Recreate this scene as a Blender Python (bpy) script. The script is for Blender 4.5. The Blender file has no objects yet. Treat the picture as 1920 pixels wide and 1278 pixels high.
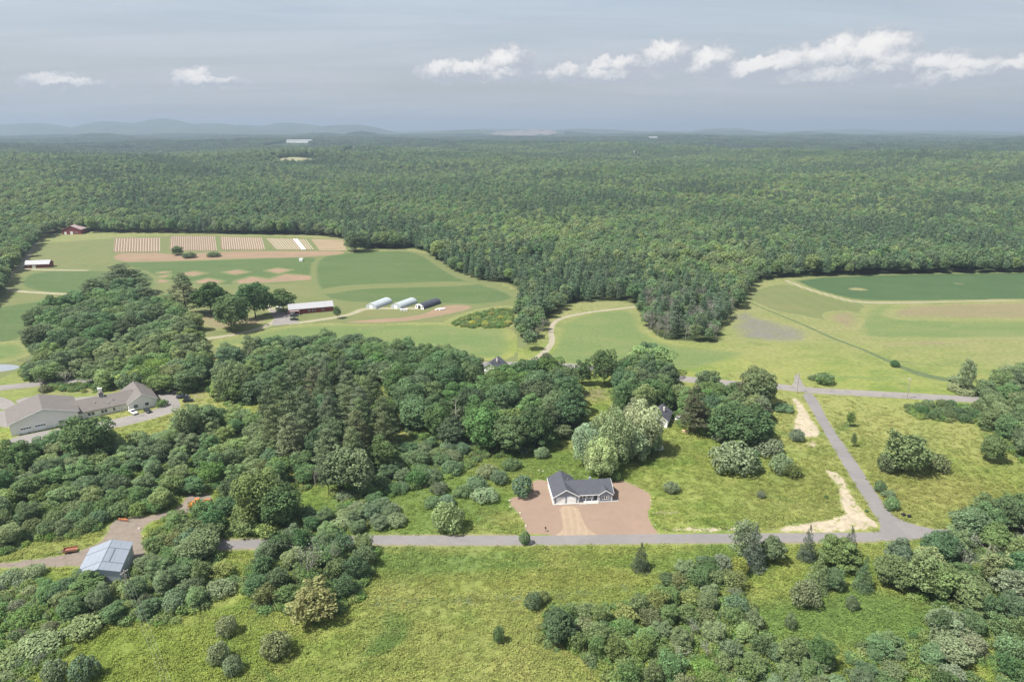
import bpy, math, random
import numpy as np
from mathutils import Vector

# ------------------------------------------------------------------ camera
F = 1280.0; CX, CY = 960.0, 639.0; HC = 120.0
PIT = math.atan((CY - 242.0) / F); CP, SP = math.cos(PIT), math.sin(PIT)
sc = bpy.context.scene
col = sc.collection
cam = bpy.data.cameras.new('camera'); cam.lens = 24.0; cam.sensor_width = 36.0
cam.clip_start = 1.0; cam.clip_end = 200000.0
cam_o = bpy.data.objects.new('camera', cam); col.objects.link(cam_o)
cam_o.location = (0, 0, HC); cam_o.rotation_euler = (math.pi / 2 - PIT, 0, 0)
sc.camera = cam_o

def G(x, y, z=0.0):
    """photo pixel -> point on the level z"""
    a = (x - CX) / F; b = (CY - y) / F
    dz = -SP + b * CP; t = (z - HC) / dz
    return (a * t, (CP + b * SP) * t)
def px2m(x, y, w, z=0.0):
    X, Y = G(x, y, z); d = Y * CP - (z - HC) * SP
    return w * d / F

# ------------------------------------------------------------------ sky, sun, exposure
SUN_EL, SUN_AZ = math.radians(58), math.radians(-116)      # azimuth from +Y towards +X
world = bpy.data.worlds.new('World'); sc.world = world; world.use_nodes = True
wt = world.node_tree; wn = wt.nodes; wl = wt.links
wn.clear()

class NT:
    """tiny node helper"""
    def __init__(s, tree): s.t = tree; s.n = tree.nodes; s.l = tree.links
    def new(s, typ, **kw):
        n = s.n.new(typ)
        for k, v in kw.items(): setattr(n, k, v)
        return n
    def put(s, sock, v):
        if isinstance(v, bpy.types.NodeSocket): s.l.new(v, sock)
        else: sock.default_value = v
    def math(s, op, a, b=0.0, c=None, clamp=False):
        n = s.new('ShaderNodeMath', operation=op, use_clamp=clamp)
        s.put(n.inputs[0], a); s.put(n.inputs[1], b)
        if c is not None: s.put(n.inputs[2], c)
        return n.outputs[0]
    def vmath(s, op, a, b=None):
        n = s.new('ShaderNodeVectorMath', operation=op)
        s.put(n.inputs[0], a)
        if b is not None: s.put(n.inputs[1], b)
        return n.outputs['Value'] if op in ('LENGTH', 'DOT_PRODUCT') else n.outputs[0]
    def mix(s, f, a, b, blend='MIX'):
        n = s.new('ShaderNodeMix', data_type='RGBA', blend_type=blend)
        s.put(n.inputs[0], f); s.put(n.inputs[6], rgba(a)); s.put(n.inputs[7], rgba(b))
        return n.outputs[2]
    def noise(s, vec, scale, detail=4.0, rough=0.55, dist=0.0, out='Fac'):
        n = s.new('ShaderNodeTexNoise')
        if vec is not None: s.l.new(vec, n.inputs['Vector'])
        n.inputs['Scale'].default_value = scale; n.inputs['Detail'].default_value = detail
        n.inputs['Roughness'].default_value = rough; n.inputs['Distortion'].default_value = dist
        return n.outputs[out]
    def rng(s, v, a, b, c=0.0, d=1.0, smooth=False):
        n = s.new('ShaderNodeMapRange', interpolation_type='SMOOTHSTEP' if smooth else 'LINEAR')
        s.put(n.inputs[0], v); s.put(n.inputs[1], a); s.put(n.inputs[2], b)
        s.put(n.inputs[3], c); s.put(n.inputs[4], d)
        return n.outputs[0]
    def scalev(s, vec, sx, sy, sz):
        return s.vmath('MULTIPLY', vec, (sx, sy, sz))
def rgba(c):
    if isinstance(c, bpy.types.NodeSocket): return c
    return tuple(c) if len(c) == 4 else tuple(c) + (1.0,)

W = NT(wt)
sky = W.new('ShaderNodeTexSky', sky_type='NISHITA')
sky.sun_disc = False; sky.sun_elevation = SUN_EL; sky.sun_rotation = SUN_AZ % (2 * math.pi)
sky.air_density = 1.0; sky.dust_density = 2.5; sky.ozone_density = 1.2; sky.altitude = 100
tc = W.new('ShaderNodeTexCoord'); dirv = tc.outputs['Generated']
sep = W.new('ShaderNodeSeparateXYZ'); wl.new(dirv, sep.inputs[0])
zz = sep.outputs[2]
az = W.math('ARCTAN2', sep.outputs[0], sep.outputs[1])
# thin high veil over the whole sky, streaked
vz = W.math('MAXIMUM', zz, 0.012)
comb = W.new('ShaderNodeCombineXYZ')
W.put(comb.inputs[0], W.math('DIVIDE', sep.outputs[0], W.math('ADD', vz, 0.10)))
W.put(comb.inputs[1], W.math('DIVIDE', sep.outputs[1], W.math('ADD', vz, 0.10)))
plane = comb.outputs[0]
v1 = W.noise(W.scalev(plane, 0.35, 0.9, 1), 1.0, 6, 0.6, 0.6)
veil_f = W.rng(v1, 0.36, 0.64, 0.52, 0.92)
veil_c = W.mix(W.rng(zz, 0.0, 0.16), (4.65, 4.68, 4.85), (4.7, 5.22, 5.85))
base_sky = W.mix(veil_f, sky.outputs[0], veil_c)
# faint grey cloud smears
sm = W.noise(W.scalev(plane, 0.16, 1.3, 1), 1.7, 5, 0.6, 0.4)
base_sky = W.mix(W.math('MULTIPLY', W.rng(sm, 0.52, 0.70), 0.6), base_sky, (3.7, 4.05, 4.7))
# a low belt of fair-weather cumulus all round the horizon (folded in azimuth)
half = math.radians(40)
fold = W.new('ShaderNodeMath', operation='PINGPONG'); W.put(fold.inputs[0], W.math('ADD', az, half)); fold.inputs[1].default_value = 2 * half
fu = W.math('SUBTRACT', fold.outputs[0], half)
def pdir(x, y):
    a = (x - CX) / F; b = (CY - y) / F
    v = Vector((a, CP + b * SP, -SP + b * CP)).normalized()
    return math.atan2(v.x, v.y), v.z
puffs = [(92, 156, 42, 18), (140, 160, 52, 11), (365, 150, 39, 21), (405, 158, 52, 14), (838, 140, 48, 28), (890, 140, 42, 25), (953, 126, 48, 36), (960, 146, 63, 16),
         (1072, 142, 44, 25), (1134, 132, 31, 25), (1178, 130, 33, 25), (1150, 148, 73, 16), (1255, 114, 52, 33), (1338, 124, 44, 36), (1400, 142, 42, 30),
         (1430, 134, 44, 25), (1495, 128, 50, 36), (1575, 120, 52, 44), (1655, 114, 56, 47), (1600, 148, 136, 22), (1700, 130, 48, 28), (1775, 134, 54, 30), (1835, 138, 52, 25), (1800, 152, 94, 16), (1915, 130, 35, 19)]
cv = W.new('ShaderNodeCombineXYZ'); W.put(cv.inputs[0], fu); W.put(cv.inputs[1], zz)
cvec = cv.outputs[0]
nz1 = W.noise(W.scalev(cvec, 1, 1.25, 1), 34.0, 6, 0.62)
nz2 = W.noise(W.scalev(cvec, 1, 1.2, 1), 110.0, 4, 0.6)
nn = W.math('ADD', W.math('MULTIPLY', W.math('SUBTRACT', nz1, 0.5), 2.3), W.math('MULTIPLY', W.math('SUBTRACT', nz2, 0.5), 0.9))
wa = W.noise(W.scalev(cvec, 1, 1, 1), 62.0, 6, 0.66); wb = W.noise(W.vmath('ADD', cvec, (3.1, 1.7, 0)), 62.0, 6, 0.66)
fu2 = W.math('ADD', fu, W.math('MULTIPLY', W.math('SUBTRACT', wa, 0.5), 0.034)); zz2 = W.math('ADD', zz, W.math('MULTIPLY', W.math('SUBTRACT', wb, 0.5), 0.030))
fld = None; lit = None
for (x, y, a, b) in puffs:
    u0, v0 = pdir(x, y); ra = a / F; rb = b / F
    du = W.math('DIVIDE', W.math('SUBTRACT', fu2, u0), ra)
    dv = W.math('DIVIDE', W.math('SUBTRACT', zz2, v0), rb)
    dq = W.math('MAXIMUM', dv, W.math('MULTIPLY', dv, -1.9))       # flatter underside
    g = W.math('SUBTRACT', 1.0, W.math('ADD', W.math('MULTIPLY', du, du), W.math('MULTIPLY', dq, dq)))
    h = W.math('MULTIPLY', W.math('MAXIMUM', g, 0.0), W.math('SUBTRACT', dv, W.math('MULTIPLY', du, 0.45)))
    fld = g if fld is None else W.math('MAXIMUM', fld, g)
    lit = h if lit is None else W.math('ADD', lit, h)
dens = W.rng(W.math('ADD', W.math('MAXIMUM', fld, -2.5), W.math('MULTIPLY', nn, 0.55)), -0.45, 0.22, 0.0, 1.0, True)
litf = W.rng(W.math('ADD', W.math('MULTIPLY', lit, 1.5), W.math('MULTIPLY', nn, 0.5)), -0.15, 0.75, 0.0, 1.0, True)
ccol = W.mix(litf, (4.0, 4.25, 4.75), (8.2, 7.9, 7.6))
ccol = W.mix(W.rng(zz, 0.02, 0.09, 0.3, 0.0), ccol, (4.1, 4.35, 4.85))
belt = W.rng(W.math('ADD', W.math('MULTIPLY', W.math('SUBTRACT', zz, 0.055), -60), W.math('MULTIPLY', W.math('SUBTRACT', W.noise(W.scalev(cvec, 1, 5, 1), 14, 5), 0.5), 5)), -0.8, 2.2, 0, 0.35, True)
base_sky = W.mix(belt, base_sky, (3.75, 4.1, 4.7))
final_sky = W.mix(W.math('MULTIPLY', dens, 0.9), base_sky, ccol)
bg = W.new('ShaderNodeBackground'); wl.new(final_sky, bg.inputs[0]); bg.inputs[1].default_value = 0.074
wo = W.new('ShaderNodeOutputWorld'); wl.new(bg.outputs[0], wo.inputs[0])
world.cycles.sampling_method = 'MANUAL'; world.cycles.sample_map_resolution = 512

sun = bpy.data.lights.new('sun', 'SUN'); sun.energy = 5.0; sun.angle = math.radians(2.5); sun.color = (1.0, 0.955, 0.88)
sun_o = bpy.data.objects.new('sun', sun); col.objects.link(sun_o)
sv = Vector((math.sin(SUN_AZ) * math.cos(SUN_EL), math.cos(SUN_AZ) * math.cos(SUN_EL), math.sin(SUN_EL)))
sun_o.rotation_euler = sv.to_track_quat('Z', 'Y').to_euler(); sun_o.location = (0, 0, 3000)

sc.view_settings.view_transform = 'Standard'; sc.view_settings.look = 'None'
sc.view_settings.gamma = 1.0; sc.view_settings.use_curve_mapping = False
sc.view_settings.exposure = 0.85
sc.render.engine = 'CYCLES'
cy = sc.cycles
cy.max_bounces = 5; cy.diffuse_bounces = 3; cy.glossy_bounces = 2; cy.transmission_bounces = 3; cy.transparent_max_bounces = 6
cy.volume_bounces = 0; cy.caustics_reflective = False; cy.caustics_refractive = False
cy.use_denoising = True; cy.denoiser = 'OPENIMAGEDENOISE'
cy.sample_clamp_indirect = 4.0; cy.use_adaptive_sampling = True; cy.adaptive_threshold = 0.015
sc.render.filter_size = 1.35

R = random.Random(7); N = np.random.default_rng(11)

# ------------------------------------------------------------------ object helpers
def tag(o, label=None, cat=None, group=None, kind=None):
    if label: o['label'] = label
    if cat: o['category'] = cat
    if group: o['group'] = group
    if kind: o['kind'] = kind
    return o
def empty(name, loc, rz=0.0):
    o = bpy.data.objects.new(name, None); col.objects.link(o)
    o.location = loc; o.rotation_euler = (0, 0, rz); o.empty_display_size = 0.5
    return o
def mesh_obj(name, me, parent=None):
    o = bpy.data.objects.new(name, me); col.objects.link(o)
    if parent is not None: o.parent = parent
    return o
def np_mesh(name, v, f, mats=(), tint=None, midx=None):
    """v (n,3), f (m,k) with k constant"""
    me = bpy.data.meshes.new(name)
    v = np.asarray(v, dtype=np.float32); f = np.asarray(f, dtype=np.int32)
    k = f.shape[1]
    me.vertices.add(len(v)); me.vertices.foreach_set('co', v.ravel())
    me.loops.add(f.size); me.loops.foreach_set('vertex_index', f.ravel())
    me.polygons.add(len(f)); me.polygons.foreach_set('loop_start', np.arange(0, f.size, k, dtype=np.int32))
    me.polygons.foreach_set('loop_total', np.full(len(f), k, dtype=np.int32))
    for m in mats: me.materials.append(m)
    if midx is not None: me.polygons.foreach_set('material_index', np.asarray(midx, dtype=np.int32))
    if tint is not None:
        a = me.attributes.new('tint', 'FLOAT', 'POINT'); a.data.foreach_set('value', np.asarray(tint, dtype=np.float32))
    me.update(calc_edges=True)
    return me

class MB:
    def __init__(s): s.v = []; s.f = []
    def poly(s, pts, faces):
        b = len(s.v); s.v += [tuple(p) for p in pts]; s.f += [tuple(b + i for i in f) for f in faces]; return s
    def box(s, x0, x1, y0, y1, z0, z1):
        p = [(x0, y0, z0), (x1, y0, z0), (x1, y1, z0), (x0, y1, z0), (x0, y0, z1), (x1, y0, z1), (x1, y1, z1), (x0, y1, z1)]
        return s.poly(p, [(3, 2, 1, 0), (4, 5, 6, 7), (0, 1, 5, 4), (1, 2, 6, 5), (2, 3, 7, 6), (3, 0, 4, 7)])
    def prism(s, prof, a0, a1, axis='y'):
        """profile points extruded from a0 to a1; axis y: prof=(x,z); axis x: prof=(y,z)"""
        n = len(prof)
        mk = (lambda p, a: (p[0], a, p[1])) if axis == 'y' else (lambda p, a: (a, p[0], p[1]))
        pts = [mk(p, a0) for p in prof] + [mk(p, a1) for p in prof]
        fs = [tuple(range(n - 1, -1, -1)), tuple(range(n, 2 * n))] + [(i, (i + 1) % n, n + (i + 1) % n, n + i) for i in range(n)]
        return s.poly(pts, fs)
    def slab(s, q, t):
        """sloping slab: four corner points, thickness straight down"""
        pts = list(q) + [(p[0], p[1], p[2] - t) for p in q]
        return s.poly(pts, [(0, 1, 2, 3), (7, 6, 5, 4), (0, 4, 5, 1), (1, 5, 6, 2), (2, 6, 7, 3), (3, 7, 4, 0)])
    def tube(s, a, b, r0, r1, n=6):
        a = Vector(a); b = Vector(b); d = (b - a)
        if d.length < 1e-6: return s
        d.normalize(); u = d.orthogonal().normalized(); w = d.cross(u)
        pts = []
        for c, r in ((a, r0), (b, r1)):
            for i in range(n):
                t = 2 * math.pi * i / n; pts.append(c + u * (r * math.cos(t)) + w * (r * math.sin(t)))
        fs = [(i, (i + 1) % n, n + (i + 1) % n, n + i) for i in range(n)] + [tuple(range(n - 1, -1, -1)), tuple(range(n, 2 * n))]
        return s.poly(pts, fs)
    def mesh(s, name, mat):
        me = bpy.data.meshes.new(name); me.from_pydata([tuple(p) for p in s.v], [], s.f)
        if mat: me.materials.append(mat)
        me.update(); 
        import bmesh
        bm = bmesh.new(); bm.from_mesh(me); bmesh.ops.recalc_face_normals(bm, faces=bm.faces); bm.to_mesh(me); bm.free()
        return me
    def build(s, name, mat, parent=None):
        return mesh_obj(name, s.mesh(name, mat), parent)

# ------------------------------------------------------------------ materials
MATS = {}
def new_mat(name):
    m = bpy.data.materials.new(name); m.use_nodes = True; m.node_tree.nodes.clear(); MATS[name] = m
    return m, NT(m.node_tree)
def finish(T, color, rough=0.9, bump=None, bstr=0.3, bdist=0.1, metallic=0.0, spec=0.25):
    b = T.new('ShaderNodeBsdfPrincipled'); T.put(b.inputs['Base Color'], rgba(color)); T.put(b.inputs['Roughness'], rough)
    b.inputs['Metallic'].default_value = metallic; b.inputs['Specular IOR Level'].default_value = spec
    if bump is not None:
        bn = T.new('ShaderNodeBump'); bn.inputs['Strength'].default_value = bstr; bn.inputs['Distance'].default_value = bdist
        T.put(bn.inputs['Height'], bump); T.l.new(bn.outputs[0], b.inputs['Normal'])
    o = T.new('ShaderNodeOutputMaterial'); T.l.new(b.outputs[0], o.inputs[0])
def plain(name, c, rough=0.7, var=0.18, scale=0.8, metallic=0.0, spec=0.3):
    m, T = new_mat(name)
    t = T.new('ShaderNodeTexCoord'); n = T.noise(t.outputs['Object'], scale, 5, 0.6)
    n2 = T.noise(t.outputs['Object'], scale * 9, 3, 0.6)
    k = T.rng(T.math('ADD', T.math('MULTIPLY', n, 0.7), T.math('MULTIPLY', n2, 0.3)), 0.3, 0.7, 1 - var, 1 + var)
    vm = T.new('ShaderNodeVectorMath', operation='SCALE'); vm.inputs[0].default_value = tuple(c)[:3]; T.put(vm.inputs['Scale'], k)
    finish(T, vm.outputs[0], rough, metallic=metallic, spec=spec)
    return m

# meadow colours as a node group so that sheets laid on the ground can fade into it
mg = bpy.data.node_groups.new('meadow', 'ShaderNodeTree')
mg.interface.new_socket('Color', in_out='OUTPUT', socket_type='NodeSocketColor')
mg.interface.new_socket('Height', in_out='OUTPUT', socket_type='NodeSocketFloat')
T = NT(mg); gp = T.new('ShaderNodeNewGeometry').outputs['Position']
gp = T.scalev(gp, 1, 1, 0)
nb = T.noise(gp, 0.011, 3, 0.5, 0.5); nm = T.noise(T.scalev(gp, 1, 1.6, 1), 0.05, 5, 0.6, 0.8); nf = T.noise(gp, 0.42, 5, 0.62); nq = T.noise(gp, 1.6, 3, 0.6)
c = T.mix(T.rng(nm, 0.38, 0.62, 0, 1, True), (0.143, 0.199, 0.045), (0.211, 0.242, 0.067))
c = T.mix(T.rng(nb, 0.40, 0.62, 0, 0.6, True), c, (0.249, 0.246, 0.092))
c = T.mix(T.rng(T.noise(gp, 0.028, 4, 0.6, 1.0), 0.56, 0.68, 0, 0.8, True), c, (0.095, 0.157, 0.045))
c = T.mix(T.rng(T.noise(gp, 0.16, 4, 0.65), 0.58, 0.72, 0, 0.35, True), c, (0.269, 0.224, 0.095))
c = T.mix(T.rng(T.vmath('LENGTH', gp), 330, 480, 0, 0.8, True), c, T.mix(T.rng(T.noise(T.scalev(gp, 1, 2.6, 1), 0.022, 5, 0.6, 0.8), 0.38, 0.62, 0, 1, True), (0.185, 0.205, 0.082), (0.225, 0.222, 0.105)))
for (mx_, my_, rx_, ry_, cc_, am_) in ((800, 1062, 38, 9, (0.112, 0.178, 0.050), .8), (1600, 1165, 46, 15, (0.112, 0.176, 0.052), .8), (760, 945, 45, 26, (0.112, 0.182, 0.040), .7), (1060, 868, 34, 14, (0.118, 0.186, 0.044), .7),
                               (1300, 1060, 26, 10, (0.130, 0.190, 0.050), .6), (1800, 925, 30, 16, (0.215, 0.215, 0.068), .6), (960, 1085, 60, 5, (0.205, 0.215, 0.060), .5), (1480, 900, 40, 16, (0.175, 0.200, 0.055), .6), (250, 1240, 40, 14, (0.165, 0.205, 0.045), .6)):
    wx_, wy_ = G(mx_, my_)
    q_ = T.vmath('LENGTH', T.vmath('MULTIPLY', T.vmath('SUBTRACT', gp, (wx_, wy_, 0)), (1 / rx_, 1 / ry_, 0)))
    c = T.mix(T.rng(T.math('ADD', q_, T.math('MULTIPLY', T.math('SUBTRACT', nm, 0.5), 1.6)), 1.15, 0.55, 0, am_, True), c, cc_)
k = T.rng(T.math('ADD', T.math('MULTIPLY', nf, 0.65), T.math('MULTIPLY', nq, 0.35)), 0.30, 0.70, 0.58, 1.10)
vm = T.new('ShaderNodeVectorMath', operation='SCALE'); T.put(vm.inputs[0], c); T.put(vm.inputs['Scale'], k)
go = T.new('NodeGroupOutput'); T.l.new(vm.outputs[0], go.inputs[0]); T.put(go.inputs[1], T.math('ADD', nf, T.math('MULTIPLY', nq, 0.5)))
def meadow(T):
    g = T.new('ShaderNodeGroup'); g.node_tree = mg; return g.outputs[0], g.outputs[1]

m, T = new_mat('ground_cover'); mc, mh = meadow(T)
P = T.new('ShaderNodeNewGeometry').outputs['Position']
dist = T.vmath('LENGTH', T.scalev(P, 1, 1, 0))
fa = T.noise(T.scalev(P, 1, 1, 0), 0.0022, 5, 0.6, 0.6); fb = T.noise(T.scalev(P, 1, 1, 0), 0.03, 4, 0.7)
fc = T.mix(T.rng(fa, 0.4, 0.62), (0.028, 0.050, 0.022), (0.055, 0.085, 0.034))
fv = T.new('ShaderNodeVectorMath', operation='SCALE'); T.put(fv.inputs[0], fc); T.put(fv.inputs['Scale'], T.rng(fb, 0.3, 0.7, 0.45, 1.4))
finish(T, T.mix(T.rng(dist, 980, 1250), mc, fv.outputs[0]), 0.95, mh, 0.3, 0.4, spec=0.1)

def patch_mat(name, ca, cb, scale=0.1, stretch=(1, 1), fade=1.5, amp=3.0, nscale=0.25, fine=0.25, stripe=None, cc=None, bump=0.3, opac=1.0, meadow_speck=0.0, under=None):
    """colour of a sheet that breaks up into the meadow towards its edge"""
    m, T = new_mat(name)
    dim = lambda c: tuple(v * (1.0 if name in ('green_field', 'rank_grass', 'ditch_weeds', 'forest_floor') else 0.84) for v in c)
    ca, cb = dim(ca), dim(cb)
    if cc: cc = dim(cc)
    if stripe: stripe = (stripe[0], stripe[1], dim(stripe[2]), stripe[3])
    if under: under = dim(under)
    mc, mh = meadow(T)
    if under: mc = rgba(under)
    P = T.new('ShaderNodeNewGeometry').outputs['Position']; P = T.scalev(P, 1, 1, 0)
    n = T.noise(T.scalev(P, stretch[0], stretch[1], 1), scale, 5, 0.6, 0.5)
    c = T.mix(T.rng(n, 0.36, 0.64, 0, 1, True), ca, cb)
    if cc: c = T.mix(T.rng(T.noise(P, scale * 2.7, 4, 0.6, 0.7), 0.55, 0.7, 0, 0.8, True), c, cc)
    if stripe:
        ang, per, cs, amt = stripe
        s_ = T.vmath('DOT_PRODUCT', P, (math.cos(ang), math.sin(ang), 0))
        wv = T.math('SINE', T.math('ADD', T.math('MULTIPLY', s_, 2 * math.pi / per), T.math('MULTIPLY', T.noise(P, 0.02, 2), 4.0)))
        c = T.mix(T.rng(wv, -0.3, 0.9, 0, amt, True), c, cs)
    nf = T.noise(P, 0.5, 4, 0.65); nq = T.noise(P, 2.2, 3, 0.6)
    k = T.rng(T.math('ADD', T.math('MULTIPLY', nf, 0.6), T.math('MULTIPLY', nq, 0.4)), 0.3, 0.7, 1 - fine, 1 + fine)
    v = T.new('ShaderNodeVectorMath', operation='SCALE'); T.put(v.inputs[0], c); T.put(v.inputs['Scale'], k)
    e = T.new('ShaderNodeAttribute', attribute_name='edge').outputs['Fac']
    nn = T.math('MULTIPLY', T.math('SUBTRACT', T.noise(P, nscale, 5, 0.7), 0.5), amp * 2)
    f = T.rng(T.math('ADD', e, nn), 0.0, fade, 0.0, opac, True)
    if meadow_speck: f = T.math('MULTIPLY', f, T.rng(T.noise(P, 0.35, 5, 0.7), 0.5 - meadow_speck, 0.62 - meadow_speck, 0, 1, True))
    finish(T, T.mix(f, mc, v.outputs[0]), 0.95, nf, bump, 0.3, spec=0.12)
    return m

def leaf_mat(name, base, trans=0.6, var=0.15, use_obj=False):
    m, T = new_mat(name)
    oi = T.new('ShaderNodeObjectInfo')
    t = T.new('ShaderNodeAttribute', attribute_name='tint').outputs['Fac']
    b = oi.outputs['Color'] if use_obj else rgba(base)
    rnd = oi.outputs['Random']
    hs = T.new('ShaderNodeHueSaturation'); T.put(hs.inputs['Color'], b)
    T.put(hs.inputs['Hue'], T.math('ADD', T.rng(rnd, 0, 1, 0.475, 0.525), T.rng(t, 0, 1, -0.012, 0.012)))
    T.put(hs.inputs['Saturation'], T.rng(T.math('FRACT', T.math('MULTIPLY', rnd, 7.3)), 0, 1, 0.82, 1.1))
    T.put(hs.inputs['Value'], T.math('MULTIPLY', T.rng(T.math('FRACT', T.math('MULTIPLY', rnd, 3.7)), 0, 1, 1 - var, 1 + var), T.rng(t, 0, 1, 0.55, 1.6)))
    d = T.new('ShaderNodeBsdfDiffuse'); T.l.new(hs.outputs[0], d.inputs[0])
    tv_ = T.new('ShaderNodeVectorMath', operation='SCALE'); T.l.new(hs.outputs[0], tv_.inputs[0]); tv_.inputs['Scale'].default_value = trans
    tr = T.new('ShaderNodeBsdfTranslucent'); T.l.new(tv_.outputs[0], tr.inputs[0])
    mx = T.new('ShaderNodeAddShader'); T.l.new(d.outputs[0], mx.inputs[0]); T.l.new(tr.outputs[0], mx.inputs[1])
    o = T.new('ShaderNodeOutputMaterial'); T.l.new(mx.outputs[0], o.inputs[0])
    return m
LEAF = leaf_mat('foliage', None, use_obj=True)
BARK = plain('bark', (0.11, 0.092, 0.072), 0.95, 0.3, 2.0)
DEADWOOD = plain('weathered_wood', (0.27, 0.25, 0.225), 0.95, 0.25, 2.0)

# ------------------------------------------------------------------ terrain
def sstep(a, b, x):
    t = np.clip((x - a) / (b - a), 0, 1); return t * t * (3 - 2 * t)
# far hills: px x of crest, px y of crest, distance, half width px, half depth m
HILLS = [(100, 230, 11900, 130, 1125), (240, 227, 11560, 101.5, 900), (340, 223.5, 12240, 108.75, 1050), (420, 229, 11900, 101.5, 900), (480, 232.5, 12920, 87, 900),
         (570, 228.5, 12580, 84.1, 900), (660, 231.5, 12240, 87, 975), (-80, 231, 11900, 120, 1125),
         (200, 240, 11000, 260, 900), (440, 238, 10625, 200, 900), (690, 244.5, 6800, 45, 320), (620, 247, 7000, 60, 350), (220, 247.5, 6400, 70, 350),
         (1090, 240, 12920, 160, 975), (1345, 241.5, 10500, 120, 800), (1345, 237.5, 14280, 70, 975), (1500, 244, 9000, 140, 600), (1230, 243.5, 9500, 120, 600),
         (880, 241.5, 10625, 140, 800), (1560, 240.5, 14960, 140, 1125), (1750, 242, 13600, 160, 1125), (1530, 249.5, 6800, 60, 350),
         (930, 240, 16320, 200, 1125), (2000, 241, 13600, 160, 1125)]
# gentle rises that carry far clearings and roofs above the canopy
RISES = []
for (x, y, D, hgt, s) in [(590, 318, 2250, 34, 150), (578, 283, 4300, 46, 260), (1210, 272, 5600, 55, 300), (980, 252, 9000, 70, 420), (1240, 322, 2250, 16, 150), (1920, 282, 4300, 30, 200), (675, 305, 2900, 26, 120)]:
    a = (x - CX) / F; RISES.append((a * D * 1.0, D, hgt, s))
def hgt(x, y):
    x = np.asarray(x, float); y = np.asarray(y, float)
    D = np.hypot(x, y)
    u = 14 * np.sin(x / 420 + 1.3) * np.sin(y / 480 + .5) + 10 * np.sin(x / 260 + y / 300 + 1) + 8 * np.sin(x / 150 - y / 190) * np.sin(y / 150)
    u = (u + 15) * sstep(930, 2000, D) + 12 * sstep(2500, 5500, D) + 14 * sstep(8000, 9500, D)
    u += sstep(7000, 15000, D) * (14 * np.sin(x / 900 + 2 * np.sin(y / 1500)) * np.sin(y / 1300 + 1))
    u = np.maximum(u, 0)
    for (px_, py_, d, wpx, dep) in HILLS:
        a = (px_ - CX) / F; xc = a * d; z = HC + (242 - py_) / F * d - 22
        w = wpx / F * d
        h = z * np.exp(-((x - a * y) / w) ** 2 * 0.9 - ((y - d) / dep) ** 2)
        h *= 1 + 0.05 * np.sin(x / 310.0 + 3) + 0.03 * np.sin(x / 140.0)
        u = np.maximum(u, h)
    for (xc, yc, h, s) in RISES:
        u = u + h * np.exp(-(((x - xc) / (s * 2.0)) ** 2 + ((y - yc) / s) ** 2)) * 0.6
    return u

# ground: one polar sheet to the horizon
radii = np.concatenate([[0, 60, 200, 400, 600, 800, 900], np.geomspace(960, 60000, 190)])
angs = np.concatenate([np.radians(np.linspace(-48, 48, 420)), np.radians(np.linspace(48, 312, 62)[1:-1])])
na = len(angs)
gv = []
for r_ in radii[1:]:
    x = r_ * np.sin(angs); y = r_ * np.cos(angs); gv.append(np.stack([x, y, hgt(x, y)], 1))
gv = np.concatenate([np.array([[0, 0, 0.0]])] + gv)
gf = []
nr = len(radii) - 1
ii = np.arange(na); jj = (ii + 1) % na
for k in range(nr - 1):
    a0 = 1 + k * na; b0 = a0 + na
    gf.append(np.stack([a0 + ii, b0 + ii, b0 + jj, a0 + jj], 1))
gf = np.concatenate(gf)
cap = np.stack([np.zeros(na, int), 1 + ii, 1 + jj, np.zeros(na, int)], 1)
gm = bpy.data.meshes.new('ground')
gm.from_pydata(gv.tolist(), [], [(0, int(1 + a), int(1 + b)) for a, b in zip(ii, jj)] + gf.tolist())
gm.materials.append(MATS['ground_cover']); gm.update()
if gm.polygons[0].normal.z < 0: gm.flip_normals()
gm.polygons.foreach_set('use_smooth', np.ones(len(gm.polygons), bool))
tag(mesh_obj('ground', gm), kind='structure')

# ------------------------------------------------------------------ sheets on the ground
def chaikin(p, it=2):
    p = np.asarray(p, float)
    for _ in range(it):
        q = np.roll(p, -1, 0)
        p = np.stack([0.75 * p + 0.25 * q, 0.25 * p + 0.75 * q], 1).reshape(-1, 2)
    return p
def sdist(pts, poly):
    """signed distance to a closed polygon, positive inside"""
    pts = np.asarray(pts, float); d = np.full(len(pts), 1e18); ins = np.zeros(len(pts), bool)
    n = len(poly)
    for i in range(n):
        a = poly[i]; b = poly[(i + 1) % n]; e = b - a; w = pts - a
        L = max((e * e).sum(), 1e-9); t = np.clip((w @ e) / L, 0, 1)
        dd = w - t[:, None] * e; d = np.minimum(d, (dd * dd).sum(1))
        c1 = (a[1] <= pts[:, 1]) != (b[1] <= pts[:, 1])
        with np.errstate(divide='ignore', invalid='ignore'):
            xi = a[0] + (pts[:, 1] - a[1]) * e[0] / (e[1] if e[1] != 0 else 1e-12)
        ins ^= c1 & (pts[:, 0] < xi)
    d = np.sqrt(d); return np.where(ins, d, -d)
LAYER = [0]
def wpoly(px, z=0.0, smooth=2):
    p = np.array([G(x, y, z) for x, y in px]); return chaikin(p, smooth) if smooth else p
LAID = []
def lay(p, m_=3.0):
    """height of a new sheet: 4 mm above every sheet whose bounds it overlaps"""
    lo, hi = p.min(0) - m_, p.max(0) + m_
    k = 1 + max([l_ for (a_, b_, l_) in LAID if (a_ < hi).all() and (b_ > lo).all()], default=0)
    LAID.append((lo, hi, k)); LAYER[0] = max(LAYER[0], k)
    return 0.004 * k
KEEP = []                     # bare polygons where no weeds grow
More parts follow.
